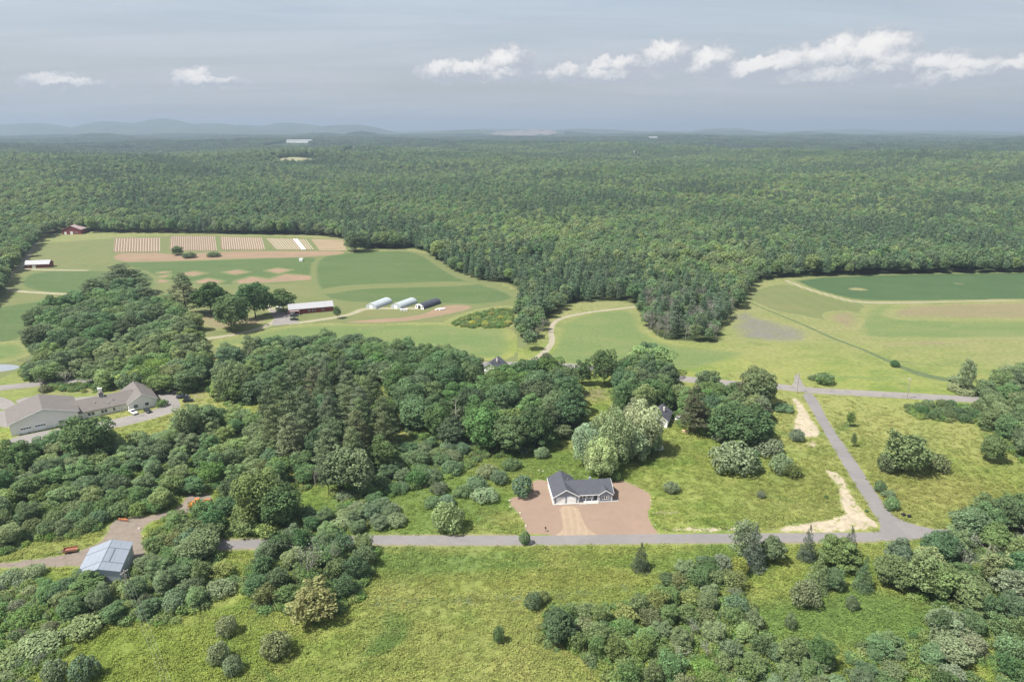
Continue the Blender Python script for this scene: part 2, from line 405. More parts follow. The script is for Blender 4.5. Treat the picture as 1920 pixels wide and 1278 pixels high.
def patch(name, px, mat, smooth=2, margin=1.5, cells=5000, bare=0, layer=None, world_pts=None, exact=0):
    p = wpoly(px, 0, smooth) if world_pts is None else np.asarray(world_pts, float)
    if exact:
        z = lay(p)
        # slightly ragged rim
        n = len(p); q = p + N.normal(size=p.shape) * 0.05
        me = bpy.data.meshes.new(name)
        if world_pts is not None:
            h_ = n // 2; fs = [(i, i + 1, n - 2 - i, n - 1 - i) for i in range(h_ - 1)]
        else: fs = [tuple(range(n))]
        me.from_pydata([(x, y, z) for x, y in q], [], fs); me.materials.append(mat); me.update()
        if me.polygons[0].normal.z < 0: me.flip_normals()
        a = me.attributes.new('edge', 'FLOAT', 'POINT'); a.data.foreach_set('value', np.full(n, 9.0, np.float32))
        o = mesh_obj(name, me); tag(o, kind='structure'); KEEP.append(p); return o
    lo = p.min(0) - margin; hi = p.max(0) + margin
    st = max(0.35, math.sqrt((hi - lo).prod() / cells))
    nx = int((hi[0] - lo[0]) / st) + 2; ny = int((hi[1] - lo[1]) / st) + 2
    X, Y = np.meshgrid(lo[0] + np.arange(nx) * st, lo[1] + np.arange(ny) * st, indexing='ij')
    pts = np.stack([X.ravel(), Y.ravel()], 1); d = sdist(pts, p)
    idx = np.arange(nx * ny).reshape(nx, ny)
    q = np.stack([idx[:-1, :-1], idx[1:, :-1], idx[1:, 1:], idx[:-1, 1:]], -1).reshape(-1, 4)
    q = q[d[q].max(1) > -margin]
    used, inv = np.unique(q, return_inverse=True); q = inv.reshape(-1, 4)
    z = lay(p)
    v = np.column_stack([pts[used], np.full(len(used), z)])
    me = np_mesh(name, v, q, [mat])
    a = me.attributes.new('edge', 'FLOAT', 'POINT'); a.data.foreach_set('value', d[used].astype(np.float32))
    o = mesh_obj(name, me); tag(o, kind='structure')
    if bare: KEEP.append(p)
    return o
def ribbon_px(px_w):
    """centre line in pixels with widths in metres -> closed polygon in metres"""
    pts = np.array([G(x, y) for x, y, w in px_w]); ws = np.array([w for _, _, w in px_w])
    # resample with Catmull-Rom
    P_, W_ = [], []
    n = len(pts)
    for i in range(n - 1):
        p0 = pts[max(i - 1, 0)]; p1 = pts[i]; p2 = pts[i + 1]; p3 = pts[min(i + 2, n - 1)]
        for t in np.linspace(0, 1, 8, endpoint=False):
            P_.append(0.5 * ((2 * p1) + (p2 - p0) * t + (2 * p0 - 5 * p1 + 4 * p2 - p3) * t * t + (3 * p1 - p0 - 3 * p2 + p3) * t ** 3))
            W_.append(ws[i] * (1 - t) + ws[i + 1] * t)
    P_.append(pts[-1]); W_.append(ws[-1])
    P_ = np.array(P_); W_ = np.array(W_)
    tg = np.gradient(P_, axis=0); tg /= np.linalg.norm(tg, axis=1)[:, None]; nr_ = np.stack([-tg[:, 1], tg[:, 0]], 1)
    return np.concatenate([P_ + nr_ * W_[:, None] / 2, (P_ - nr_ * W_[:, None] / 2)[::-1]])

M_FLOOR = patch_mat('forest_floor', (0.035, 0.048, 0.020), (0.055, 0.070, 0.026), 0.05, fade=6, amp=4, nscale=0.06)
M_LUSH = patch_mat('lush_crop', (0.0823, 0.1277, 0.0470), (0.0991, 0.1394, 0.0554), 0.02, (1, 3), 4, 3, 0.1, 0.2, cc=(0.118, 0.150, 0.062), stripe=(math.radians(80), 7, (0.086, 0.128, 0.050), 0.5), under=(0.148, 0.172, 0.072))
M_HAY = patch_mat('hay_field', (0.1395, 0.1655, 0.0651), (0.1674, 0.1748, 0.0763), 0.015, (1, 2), 6, 3, 0.06, 0.12, cc=(0.120, 0.158, 0.060), stripe=(math.radians(8), 14, (0.165, 0.182, 0.080), 0.35), under=(0.148, 0.172, 0.072))
M_GREEN = patch_mat('green_field', (0.1064, 0.1501, 0.0532), (0.1311, 0.1634, 0.0608), 0.02, (1, 2.5), 8, 5, 0.06, 0.22, cc=(0.145, 0.165, 0.07))
M_TAN = patch_mat('dry_field', (0.225, 0.190, 0.108), (0.195, 0.185, 0.098), 0.03, (1, 3), 9, 8, 0.08, 0.22, cc=(0.215, 0.165, 0.105))
M_DARKCROP = patch_mat('dark_crop', (0.0538, 0.0979, 0.0422), (0.0653, 0.1094, 0.0480), 0.015, (1, 2), 3, 1.0, 0.1, 0.2, stripe=(math.radians(86), 8, (0.072, 0.118, 0.050), 0.5), cc=(0.076, 0.118, 0.056), under=(0.148, 0.172, 0.072))
M_GREY = patch_mat('wet_weeds', (0.180, 0.170, 0.148), (0.168, 0.172, 0.118), 0.07, (1, 2.5), 14, 14, 0.06, 0.28, cc=(0.15, 0.165, 0.085))
M_SOIL = patch_mat('tilled_soil', (0.285, 0.200, 0.135), (0.250, 0.182, 0.122), 0.03, (1, 2), 3, 2, 0.1, 0.1, cc=(0.22, 0.18, 0.105), under=(0.148, 0.172, 0.072))
M_SOIL2 = patch_mat('pale_soil', (0.315, 0.245, 0.160), (0.28, 0.220, 0.145), 0.03, (1, 2), 2, 1.2, 0.1, 0.08, under=(0.148, 0.172, 0.072))
M_SAND = patch_mat('bare_sand', (0.45, 0.385, 0.29), (0.38, 0.325, 0.245), 0.15, (1, 1), 1.0, 3.2, 0.4, 0.22, cc=(0.30, 0.255, 0.18), meadow_speck=0.14)
M_YARD = patch_mat('seeded_loam', (0.285, 0.205, 0.157), (0.262, 0.190, 0.146), 0.08, (1, 1), 0.8, 1.1, 0.3, 0.07, cc=(0.255, 0.195, 0.14))
M_DRIVE = patch_mat('gravel_drive', (0.345, 0.262, 0.185), (0.31, 0.237, 0.168), 0.12, (3, 1), 0.5, 0.35, 0.5, 0.09, stripe=(0.0, 2.1, (0.375, 0.29, 0.21), 0.5), under=(0.275, 0.198, 0.150))
M_TRACK = patch_mat('gravel_track', (0.345, 0.315, 0.235), (0.30, 0.275, 0.205), 0.2, (1, 1), 0.7, 0.7, 0.4, 0.12)
M_PINK = patch_mat('gravel_yard', (0.235, 0.190, 0.160), (0.21, 0.180, 0.15), 0.15, (1, 1), 1.2, 1.6, 0.25, 0.2, cc=(0.18, 0.145, 0.12))
M_ASPH = patch_mat('asphalt', (0.2296, 0.2150, 0.2128), (0.2072, 0.1949, 0.1926), 0.08, (1, 1), 0.35, 0.25, 0.5, 0.09, cc=(0.215, 0.20, 0.195), bump=0.05)
M_ASPH2 = patch_mat('old_asphalt', (0.2632, 0.2442, 0.2296), (0.2352, 0.2195, 0.2083), 0.06, (1, 1), 0.5, 0.5, 0.3, 0.10, cc=(0.185, 0.173, 0.165), bump=0.05)
M_SHOULD = patch_mat('road_shoulder', (0.25, 0.22, 0.155), (0.215, 0.2, 0.125), 0.3, (1, 1), 0.8, 0.9, 0.5, 0.2)
M_BALD = patch_mat('bald_spot', (0.26, 0.23, 0.12), (0.20, 0.205, 0.095), 0.12, (1, 2), 4, 5, 0.14, 0.2, under=(0.058, 0.103, 0.046))
M_DITCH = patch_mat('ditch_weeds', (0.080, 0.112, 0.050), (0.098, 0.124, 0.06), 0.2, (1, 1), 1.4, 1.2, 0.2, 0.25)
M_SCRUBG = patch_mat('rank_grass', (0.078, 0.122, 0.036), (0.108, 0.152, 0.042), 0.06, (1, 1), 9, 7, 0.06, 0.3, cc=(0.14, 0.17, 0.05))

FOREST_PX = [(-700, 760), (-60, 600), (14, 560), (22, 520), (48, 488), (76, 452), (112, 434), (150, 437), (300, 438), (470, 440), (640, 443), (656, 468), (735, 468), (785, 466),
             (820, 492), (862, 520), (910, 529), (955, 532), (975, 560), (964, 600), (966, 640), (985, 663), (1005, 655), (1022, 640), (1024, 605), (1045, 592), (1068, 570), (1130, 566), (1188, 566), (1196, 600),
             (1214, 628), (1240, 642), (1290, 640), (1335, 648), (1362, 640), (1366, 600), (1398, 575), (1408, 545), (1425, 527), (1480, 521), (1700, 515), (1925, 512), (2600, 500), (2600, 420), (960, 400), (-700, 420)]
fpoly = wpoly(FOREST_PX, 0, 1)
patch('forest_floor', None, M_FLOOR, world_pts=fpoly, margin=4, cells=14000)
# farm fields on the left
patch('farm_meadow', [(8, 545), (30, 515), (62, 466), (90, 443), (200, 443), (640, 445), (660, 474), (785, 468), (850, 515), (930, 533), (975, 560), (968, 680), (880, 684), (560, 660), (380, 665), (240, 600), (60, 690), (-300, 780), (-300, 640)], M_HAY, smooth=1, cells=9000)
patch('hay_field', [(80, 447), (214, 445), (212, 478), (214, 492), (250, 500), (215, 508), (60, 500), (62, 470)], M_HAY)
patch('crop_field', [(70, 506), (250, 508), (290, 500), (300, 535), (240, 560), (60, 548), (30, 528)], M_LUSH)
patch('crop_field', [(-300, 620), (0, 575), (150, 553), (130, 580), (60, 605), (40, 640), (-20, 650), (-300, 720)], M_LUSH)
patch('hay_field', [(-300, 700), (0, 640), (60, 640), (50, 672), (-20, 680), (-300, 760)], M_GREEN)
patch('crop_field', [(210, 492), (330, 490), (470, 486), (600, 478), (590, 500), (586, 530), (440, 535), (300, 532), (288, 512)], M_LUSH)
patch('crop_field', [(592, 482), (660, 473), (770, 470), (800, 482), (850, 518), (905, 534), (955, 548), (968, 562), (900, 572), (800, 568), (700, 566), (620, 568), (600, 545), (588, 520)], M_LUSH)
patch('grass_strip', [(600, 543), (660, 534), (760, 532), (850, 527), (905, 533), (840, 536), (760, 538), (670, 541), (610, 552)], M_HAY)
patch('hay_field', [(300, 533), (440, 537), (590, 530), (600, 560), (680, 570), (640, 590), (560, 570), (500, 560), (330, 600), (290, 560)], M_HAY)
patch('lower_pasture', [(378, 645), (450, 628), (560, 608), (700, 606), (850, 606), (960, 612), (968, 668), (900, 676), (780, 660), (560, 640), (420, 650)], M_GREEN)
patch('scrub_ground', [(830, 604), (880, 585), (920, 576), (968, 572), (968, 615), (900, 614), (850, 612)], M_SCRUBG)
patch('tilled_strip', [(212, 474), (300, 473), (318, 477), (450, 470), (520, 471), (655, 470), (640, 478), (560, 483), (470, 484), (320, 490), (210, 492)], M_SOIL)
plots = [[(214, 446), (299, 445), (299, 473), (211, 474)], [(319, 442), (402, 442), (406, 471), (316, 471)], [(412, 443), (490, 445), (496, 469), (414, 469)],
         [(497, 446), (572, 448), (588, 469), (518, 469)], [(581, 448), (645, 449), (652, 470), (598, 470)]]
plot_objs = [patch('garden_plot', p, M_SOIL2 if i == 4 else M_SOIL, smooth=0, margin=2, cells=1500) for i, p in enumerate(plots)]
for d in ([(335, 513), (365, 508), (388, 512), (362, 518)], [(417, 510), (446, 505), (468, 510), (440, 515)], [(497, 507), (520, 502), (548, 506), (522, 513)],
          [(363, 528), (390, 521), (420, 527), (410, 531), (370, 531)], [(440, 527), (472, 518), (505, 523), (535, 513), (586, 517), (586, 525), (500, 530), (445, 532)],
          [(297, 509), (318, 508), (316, 512), (296, 513)], [(296, 517), (318, 514), (317, 519), (294, 522)], [(290, 530), (297, 523), (318, 525), (316, 530)]):
    patch('bare_soil', d, M_SOIL, smooth=0, margin=2, cells=1500)
patch('bare_soil', [(630, 605), (690, 598), (780, 592), (810, 580), (830, 572), (870, 570), (895, 576), (865, 585), (820, 594), (770, 603), (700, 606)], M_SOIL)
patch('bare_soil', [(360, 592), (395, 588), (500, 590), (512, 600), (480, 612), (440, 618), (380, 620)], M_TAN)
for rb in ([(125, 434, 7), (95, 442, 6), (73, 450, 6), (60, 468, 5.5), (38, 500, 6), (22, 514, 5), (12, 532, 5), (4, 545, 4)], [(8, 541, 5), (38, 546, 5), (80, 549, 5), (135, 552, 5)], [(36, 504, 6), (90, 506, 5), (165, 507, 4)]):
    patch('farm_track', None, M_TRACK, world_pts=ribbon_px(rb), margin=1, bare=1, cells=3000)
patch('farm_lane', None, M_TRACK, world_pts=ribbon_px([(340, 640, 5), (400, 633, 5), (440, 627, 5), (478, 618, 5), (505, 608, 5.5), (520, 596, 5), (508, 580, 5), (495, 570, 4)]), margin=1, bare=1)
patch('farm_lane', None, M_TRACK, world_pts=ribbon_px([(540, 606, 5), (568, 604, 5), (628, 595, 4.5), (660, 588, 4.5), (680, 580, 5), (703, 578, 5), (750, 578, 4.5), (800, 578, 4)]), margin=1, bare=1)
patch('parking_lot', [(504, 577), (520, 584), (542, 586), (546, 600), (570, 604), (528, 609), (508, 611), (515, 597)], M_ASPH2, smooth=1, margin=1, bare=1, exact=1)
# middle meadow and right-hand fields
patch('meadow', [(1000, 680), (1040, 640), (1040, 606), (1100, 585), (1195, 574), (1215, 640), (1370, 655), (1420, 660), (1300, 702), (1150, 690), (1060, 684)], M_GREEN)
patch('crop_field', [(1484, 522), (1700, 514), (1925, 511), (2400, 508), (2400, 560), (1920, 561), (1700, 564), (1612, 563), (1560, 552), (1520, 540)], M_DARKCROP, smooth=1)
patch('bald_patch', [(1580, 541), (1606, 537), (1640, 544), (1606, 546)], M_BALD, margin=2, cells=600)
patch('bald_patch', [(1784, 530), (1812, 531), (1806, 534), (1788, 533)], M_BALD, margin=2, cells=400)
patch('grass_field', [(1420, 545), (1478, 530), (1560, 558), (1620, 570), (1615, 600), (1560, 600), (1480, 585), (1400, 570)], M_HAY)
patch('dry_strip', [(1655, 590), (1690, 572), (1780, 568), (1925, 566), (2400, 566), (2400, 600), (1920, 598), (1720, 598)], M_TAN)
patch('grass_field', [(1605, 605), (1632, 570), (1690, 570), (1655, 592), (1720, 600), (1925, 600), (2400, 602), (2400, 640), (1920, 634), (1640, 638), (1605, 625)], M_GREEN)
patch('weedy_patch', [(1366, 590), (1390, 581), (1430, 592), (1470, 606), (1525, 622), (1532, 638), (1480, 645), (1410, 640), (1368, 632)], M_GREY)
patch('dry_patch', [(1540, 585), (1600, 582), (1622, 600), (1600, 618), (1560, 608)], M_TAN)
patch('dry_patch', [(1640, 640), (1780, 636), (1860, 640), (1780, 650), (1660, 650)], M_TAN)
patch('ditch', None, M_DITCH, world_pts=ribbon_px([(1395, 562, 3.4), (1450, 586, 3.6), (1500, 606, 3.8), (1560, 633, 4), (1620, 656, 4.2), (1680, 683, 5), (1730, 702, 8), (1800, 716, 8)]), margin=2)
patch('dirt_path', None, M_TRACK, world_pts=ribbon_px([(1472, 525, 4), (1510, 540, 4), (1560, 555, 4), (1612, 566, 4.5), (1700, 567, 4), (1800, 565, 3.5), (1925, 563, 3), (2300, 560, 3)]), margin=1, bare=1, cells=3000)
patch('dirt_track', None, M_TRACK, world_pts=ribbon_px([(985, 682, 6), (1005, 672, 5), (1024, 657, 4.5), (1035, 640, 4.2), (1033, 620, 4), (1038, 606, 4), (1055, 596, 4), (1095, 587, 4), (1140, 581, 4), (1192, 575, 4)]), margin=1, bare=1)
# ground round the new house and along the small roads
patch('rank_grass', [(540, 1000), (560, 930), (720, 900), (860, 840), (960, 825), (1060, 840), (1060, 890), (1000, 893), (985, 925), (953, 940), (985, 1000)], M_SCRUBG)
patch('rank_grass', [(660, 1030), (900, 1028), (900, 1080), (760, 1105), (660, 1110)], M_SCRUBG)
patch('rank_grass', [(1380, 1100), (1560, 1090), (1720, 1110), (1800, 1150), (1720, 1200), (1500, 1180)], M_SCRUBG)
patch('ditch', None, M_DITCH, world_pts=ribbon_px([(640, 1130, 5), (720, 1128, 5), (840, 1125, 4), (960, 1120, 4), (1100, 1110, 4), (1200, 1095, 4)]), margin=2)
patch('lawn', [(1025, 905), (1040, 880), (1090, 873), (1130, 880), (1150, 897), (1100, 905)], M_GREEN)
patch('brown_clearing', [(735, 795), (755, 790), (775, 815), (800, 830), (755, 838), (735, 838)], M_TAN)
patch('brown_clearing', [(1060, 745), (1090, 720), (1150, 725), (1160, 750), (1110, 760)], M_TAN)
patch('road_shoulder', None, M_SHOULD, world_pts=ribbon_px([(380, 1022, 7.4), (520, 1018, 7.2), (700, 1013, 7), (960, 1012, 7), (1250, 1009, 7), (1480, 1008, 7), (1640, 1006, 7)]), margin=1.5, bare=1, cells=6000)
patch('yard', [(1000, 895), (1030, 902), (1090, 905), (1140, 899), (1170, 900), (1195, 911), (1224, 926), (1222, 948), (1216, 966), (1226, 986), (1240, 1001), (1235, 1004), (975, 1004), (986, 990), (971, 962), (953, 946), (955, 931), (986, 928)], M_YARD, smooth=1, margin=1.2, cells=9000, bare=1)
patch('driveway', [(1045, 948), (1084, 947), (1094, 975), (1104, 992), (1128, 1006), (1128, 1009), (1036, 1009), (1036, 1006), (1054, 994), (1054, 975)], M_DRIVE, smooth=1, margin=0.8, bare=1)
patch('sandy_bank', [(1482, 744), (1500, 748), (1518, 778), (1545, 815), (1520, 822), (1492, 812), (1486, 795), (1496, 772)], M_SAND, bare=1)
patch('sandy_bank', [(1542, 882), (1560, 881), (1582, 893), (1598, 930), (1618, 960), (1646, 978), (1650, 990), (1560, 999), (1470, 997), (1430, 994), (1470, 985), (1588, 968), (1572, 945), (1574, 912)], M_SAND, cells=7000, bare=1)
patch('sandy_bank', [(1236, 990), (1300, 988), (1400, 986), (1470, 990), (1400, 996), (1250, 997)], M_SAND)
patch('sandy_bank', [(1222, 958), (1270, 956), (1275, 964), (1225, 965)], M_SAND)
patch('sandy_bank', [(1510, 830), (1528, 826), (1535, 836), (1518, 842)], M_SAND)
patch('gravel_yard', [(-30, 1056), (106, 1042), (161, 1027), (194, 1009), (204, 977), (233, 968), (291, 964), (340, 948), (345, 925), (395, 920), (405, 945), (372, 960), (296, 973), (267, 990), (275, 1027), (282, 1056), (246, 1060), (148, 1062), (74, 1066), (-30, 1066)], M_PINK, smooth=1, margin=1.5, cells=9000, bare=1)
patch('road', None, M_ASPH, world_pts=ribbon_px([(330, 1024, 4.2), (420, 1021, 4.5), (520, 1017, 4.6), (700, 1012, 4.8), (960, 1012.5, 4.8), (1250, 1009, 4.9), (1480, 1007.5, 4.9), (1660, 1005, 5), (1730, 1001, 5), (1790, 1000, 5), (1900, 1000, 5)]), margin=0.5, cells=9000, bare=1, exact=1)
patch('side_road', [(1655, 992), (1639, 964), (1590, 887), (1558, 832), (1510, 749), (1503, 738), (1526, 736), (1558, 799), (1607, 867), (1652, 938), (1671, 964), (1704, 981), (1771, 996), (1771, 1003), (1690, 1007), (1640, 1010), (1630, 1003)], M_ASPH, smooth=1, margin=0.5, cells=9000, bare=1, exact=1)
patch('main_road', None, M_ASPH2, world_pts=ribbon_px([(-250, 752, 8), (0, 727, 8), (90, 718, 8), (165, 713, 8), (330, 700, 8), (600, 690, 8), (760, 686, 8), (900, 683, 8), (1065, 686, 8), (1263, 708, 8), (1376, 719, 8), (1461, 725, 8), (1530, 732, 8), (1690, 741, 8), (1835, 749, 8), (1960, 754, 8), (2300, 760, 8)]), margin=0.6, cells=16000, bare=1, exact=1)
patch('road_spur', [(1483, 726), (1489, 716), (1490, 702), (1498, 702), (1503, 716), (1512, 728)], M_ASPH2, smooth=1, margin=0.5, bare=1, exact=1)
patch('parking_lot', [(10, 822), (100, 804), (180, 792), (238, 780), (283, 770), (306, 760), (300, 744), (268, 730), (300, 726), (334, 739), (343, 757), (333, 771), (271, 790), (187, 809), (83, 830), (42, 838), (20, 836)], M_ASPH2, smooth=1, margin=0.8, cells=7000, bare=1)
patch('parking_lot', [(-20, 790), (0, 760), (60, 740), (150, 745), (230, 728), (250, 733), (200, 762), (100, 790), (10, 805)], M_ASPH2, smooth=1, margin=0.8, bare=1)
patch('driveway', None, M_ASPH2, world_pts=ribbon_px([(-60, 745, 12), (-5, 752, 8), (20, 765, 6)]), margin=0.6, bare=1)
patch('brown_verge', [(60, 742), (120, 728), (190, 722), (260, 728), (200, 738), (110, 745)], M_TAN)
patch('brown_verge', [(340, 735), (360, 722), (400, 722), (400, 745), (360, 765), (345, 760)], M_TAN)
patch('dirt_drive', [(1225, 792), (1255, 780), (1285, 783), (1282, 793), (1240, 797)], M_PINK, margin=1, cells=800)
patch('bare_spot', [(1225, 850), (1250, 845), (1268, 855), (1250, 862), (1232, 858)], M_SOIL, margin=1.5, cells=500)
# pond
m, T = new_mat('pond_water')
finish(T, (0.22, 0.24, 0.26), 0.05, spec=0.8)
pw = wpoly([(-220, 700), (-60, 686), (0, 682), (38, 685), (34, 692), (-10, 698), (-120, 712)], 0, 2)
pz_ = lay(pw)
pm = bpy.data.meshes.new('pond'); pm.from_pydata([(x, y, pz_) for x, y in pw], [], [tuple(range(len(pw)))]); pm.materials.append(m); pm.update()
if pm.polygons[0].normal.z < 0: pm.flip_normals()
tag(mesh_obj('pond', pm), kind='structure'); KEEP.append(pw)

# ------------------------------------------------------------------ plants: prototype meshes
def quads(pt, nrm, size, rng, aspect=0.8):
    n = len(pt); nrm = nrm / np.linalg.norm(nrm, axis=1)[:, None]
    r = rng.normal(size=(n, 3)); t = np.cross(nrm, r); t /= np.linalg.norm(t, axis=1)[:, None]; b = np.cross(nrm, t)
    s = size[:, None] * 0.5
    bend = nrm * s * 0.35
    v = np.stack([pt - t * s, pt - b * s * aspect + bend, pt + t * s, pt + b * s * aspect + bend], 1)
    return v.reshape(-1, 3), np.arange(4 * n).reshape(n, 4)
def lobes_to_leaves(lobes, n, size, rng, up=0.35, rnd=0.65, lobe_var=0.18, down=0.45, shell=(0.72, 1.06), aspect=0.8):
    C = np.array([l[0] for l in lobes], float); S = np.array([l[1] for l in lobes], float)
    w = (S[:, 0] * S[:, 2]); w = w / w.sum()
    pick = rng.choice(len(lobes), size=int(n * 1.8), p=w)
    d = rng.normal(size=(len(pick), 3)); d /= np.linalg.norm(d, axis=1)[:, None]
    keep = (d[:, 2] > -0.25) | (rng.random(len(pick)) < down); pick = pick[keep]; d = d[keep]
    f = rng.uniform(shell[0], shell[1], len(pick)) ** 0.8
    p = C[pick] + d * S[pick] * f[:, None]
    ok = np.ones(len(p), bool)
    for i in range(len(C)):
        q = ((p - C[i]) / S[i]); inside = (q * q).sum(1) < 0.62 ** 2
        ok &= ~(inside & (pick != i))
    p = p[ok][:n]; d = d[ok][:n]; pick = pick[ok][:n]
    nrm = d / S[pick] * S[pick].mean(1)[:, None]
    nrm = nrm * 0.8 + rng.normal(size=p.shape) * rnd * 0.6 + np.array([0, 0, up])
    lt = rng.uniform(-lobe_var, lobe_var, len(C))
    v, q = quads(p, nrm, size * rng.uniform(0.6, 1.35, len(p)), rng, aspect)
    t = np.clip(0.45 + lt[pick] + rng.uniform(-0.32, 0.32, len(p)), 0, 1)
    return v, q, np.repeat(t, 4)
def fib(n, rng, zmin=-0.5):
    i = np.arange(n) + 0.5; z = 1 - (1 - zmin) * i / n; ph = i * 2.39996 + rng.uniform(0, 6)
    r = np.sqrt(np.maximum(0, 1 - z * z)); return np.stack([r * np.cos(ph), r * np.sin(ph), z], 1)
def broad_lobes(rng, H, Rr, n=26, zc=0.56, zr=0.42, lr=0.36, flat=1.0):
    out = []
    sx, sy = rng.uniform(0.85, 1.12, 2); ox, oy = rng.uniform(-0.1, 0.1, 2) * Rr
    ph = rng.uniform(0, 6, 3)
    for d in fib(n, rng, -0.62):
        az_ = math.atan2(d[1], d[0]); bulge = 1 + 0.14 * math.sin(2 * az_ + ph[0]) + 0.10 * math.sin(3 * az_ + ph[1]) + 0.10 * math.sin(5 * d[2] + ph[2])
        k = rng.uniform(0.62, 0.86) * bulge; r = Rr * lr * rng.uniform(0.6, 1.35)
        c = np.array([ox + d[0] * Rr * k * sx, oy + d[1] * Rr * k * sy, H * zc + d[2] * H * zr * (k + 0.04)])
        out.append((c, np.array([r * rng.uniform(.85, 1.2), r * rng.uniform(.85, 1.2), r * 0.8 * flat])))
    out.append((np.array([0, 0, H * zc]), np.array([Rr * 0.6, Rr * 0.6, H * zr * 0.65])))
    return out
def trunk_mb(rng, H, Rr, r0=0.22, forks=6, zf=0.3):
    t = MB(); top = H * 0.72
    p = Vector((0, 0, -0.3)); k = 4
    pts = [p]
    for i in range(1, k + 1):
        pts.append(Vector((rng.uniform(-.02, .02) * H, rng.uniform(-.02, .02) * H, top * i / k)))
    for i in range(k): t.tube(pts[i], pts[i + 1], r0 * (1 - 0.8 * i / k), r0 * (1 - 0.8 * (i + 1) / k), 7)
    for j in range(forks):
        a = 2 * math.pi * j / forks + rng.uniform(-.4, .4); z = H * (zf + 0.3 * rng.random())
        e = Vector((math.cos(a) * Rr * 0.6, math.sin(a) * Rr * 0.6, z + H * 0.22)); b = Vector((0, 0, z)); mid = (b + e) / 2 + Vector((0, 0, -0.04 * H))
        t.tube(b, mid, r0 * 0.45, r0 * 0.3, 5); t.tube(mid, e, r0 * 0.3, r0 * 0.1, 5)
    return t
PROTO = {}
def add_proto(kind, crown, trunk, H, Rr): PROTO.setdefault(kind, []).append((crown, trunk, H, Rr))
BH, BR = 12.0, 4.6
def make_leafmesh(name, lobes, n, size, rng, mat=LEAF, **kw):
    v, q, t = lobes_to_leaves(lobes, n, size, rng, **kw)
    return np_mesh(name, v, q, [mat], t)
for i in range(6):
    rg = np.random.default_rng(100 + i); lb = broad_lobes(rg, BH, BR, 46 + i % 3 * 8, 0.51, 0.455, 0.25 + 0.02 * (i % 3))
    add_proto('broad', make_leafmesh('crown', lb, 7500, 0.46, rg), trunk_mb(R, BH, BR).mesh('trunk', BARK), BH, BR)
for i in range(3):      # taller, looser crowns
    rg = np.random.default_rng(140 + i); lb = broad_lobes(rg, BH, 3.4, 40, 0.52, 0.46, 0.25)
    add_proto('loose', make_leafmesh('crown', lb, 3600, 0.40, rg, rnd=1.0, down=0.8), trunk_mb(R, BH, 3.4, 0.17).mesh('trunk', BARK), BH, 3.4)
for i in range(5):      # young bushy trees, ragged outline
    rg = np.random.default_rng(160 + i); lb = []
    for d in fib(30, rg, -0.8):
        k = rg.uniform(0.45, 0.95); r_ = rg.uniform(0.32, 0.62)
        lb.append((np.array([d[0] * 2.0 * k, d[1] * 2.0 * k, 2.6 + d[2] * 2.5 * k]), np.array([r_, r_, r_ * rg.uniform(.8, 1.5)])))
    lb.append((np.array([0, 0, 2.4]), np.array([1.2, 1.2, 1.7])))
    add_proto('young', make_leafmesh('crown', lb, 2600, 0.27, rg, rnd=0.95, down=0.7, shell=(0.55, 1.25), aspect=0.65), trunk_mb(R, 5.0, 1.6, 0.09, 5, 0.2).mesh('trunk', BARK), 5.0, 2.1)
for i in range(3):      # white pines: flat tiers of boughs
    rg = np.random.default_rng(180 + i); lb = []
    H_, R_ = 20.0, 5.0
    for k in range(10):
        tt = k / 9; z = H_ * (0.24 + 0.74 * tt); rr = R_ * (1 - tt) ** 0.55 * rg.uniform(0.75, 1.1) + 0.5
        m_ = 6 if k < 7 else 3
        for j in range(m_):
            a = 2 * math.pi * j / m_ + rg.uniform(-.5, .5) + k; rad = rr * rg.uniform(0.5, 0.85)
            s_ = 1.0 + 0.5 * (1 - tt)
            lb.append((np.array([math.cos(a) * rad, math.sin(a) * rad, z + rg.uniform(-.5, .5)]), np.array([s_ * rg.uniform(0.9, 1.3), s_ * rg.uniform(0.9, 1.3), 0.62])))
    add_proto('pine', make_leafmesh('crown', lb, 6500, 0.50, rg, rnd=0.8, up=0.5, down=0.7, aspect=0.55), trunk_mb(R, H_ * 1.25, 2.5, 0.32, 3).mesh('trunk', BARK), H_, R_)
for i in range(3):      # spruces
    rg = np.random.default_rng(220 + i); lb = []
    H_, R_ = 8.0, 2.1
    for k in range(16):
        tt = k / 15; z = H_ * (0.06 + 0.88 * tt); rr = R_ * (1 - tt) ** 0.9 + 0.10
        m_ = max(2, int(8 * (1 - tt)))
        for j in range(m_):
            a = 2 * math.pi * j / m_ + rg.uniform(-.3, .3) + k * 0.7; rad = rr * rg.uniform(0.55, 0.78)
            lb.append((np.array([math.cos(a) * rad, math.sin(a) * rad, z]), np.array([rr * 0.36 + 0.1, rr * 0.36 + 0.1, 0.30])))
    add_proto('spruce', make_leafmesh('crown', lb, 3800, 0.25, rg, rnd=0.8, up=0.25, down=0.6, aspect=0.45), trunk_mb(R, H_ * 1.3, 0.4, 0.12, 0).mesh('trunk', BARK), H_, R_)
for i in range(3):      # willow-like silvery crowns of upright plumes
    rg = np.random.default_rng(260 + i); lb = []
    H_, R_ = 12.0, 5.0
    for d in fib(66, rg, -0.75):
        k = rg.uniform(0.5, 0.9); r_ = rg.uniform(0.6, 0.98)
        lb.append((np.array([d[0] * R_ * k, d[1] * R_ * k, 5.6 + d[2] * 5.6 * k]), np.array([r_, r_, r_ * 1.5])))
    lb.append((np.array([0, 0, 5.5]), np.array([2.8, 2.8, 3.6])))
    add_proto('willow', make_leafmesh('crown', lb, 9500, 0.40, rg, rnd=0.8, up=0.25, down=0.5, aspect=0.5, lobe_var=0.3), trunk_mb(R, H_, R_, 0.3, 7, 0.15).mesh('trunk', BARK), H_, R_)
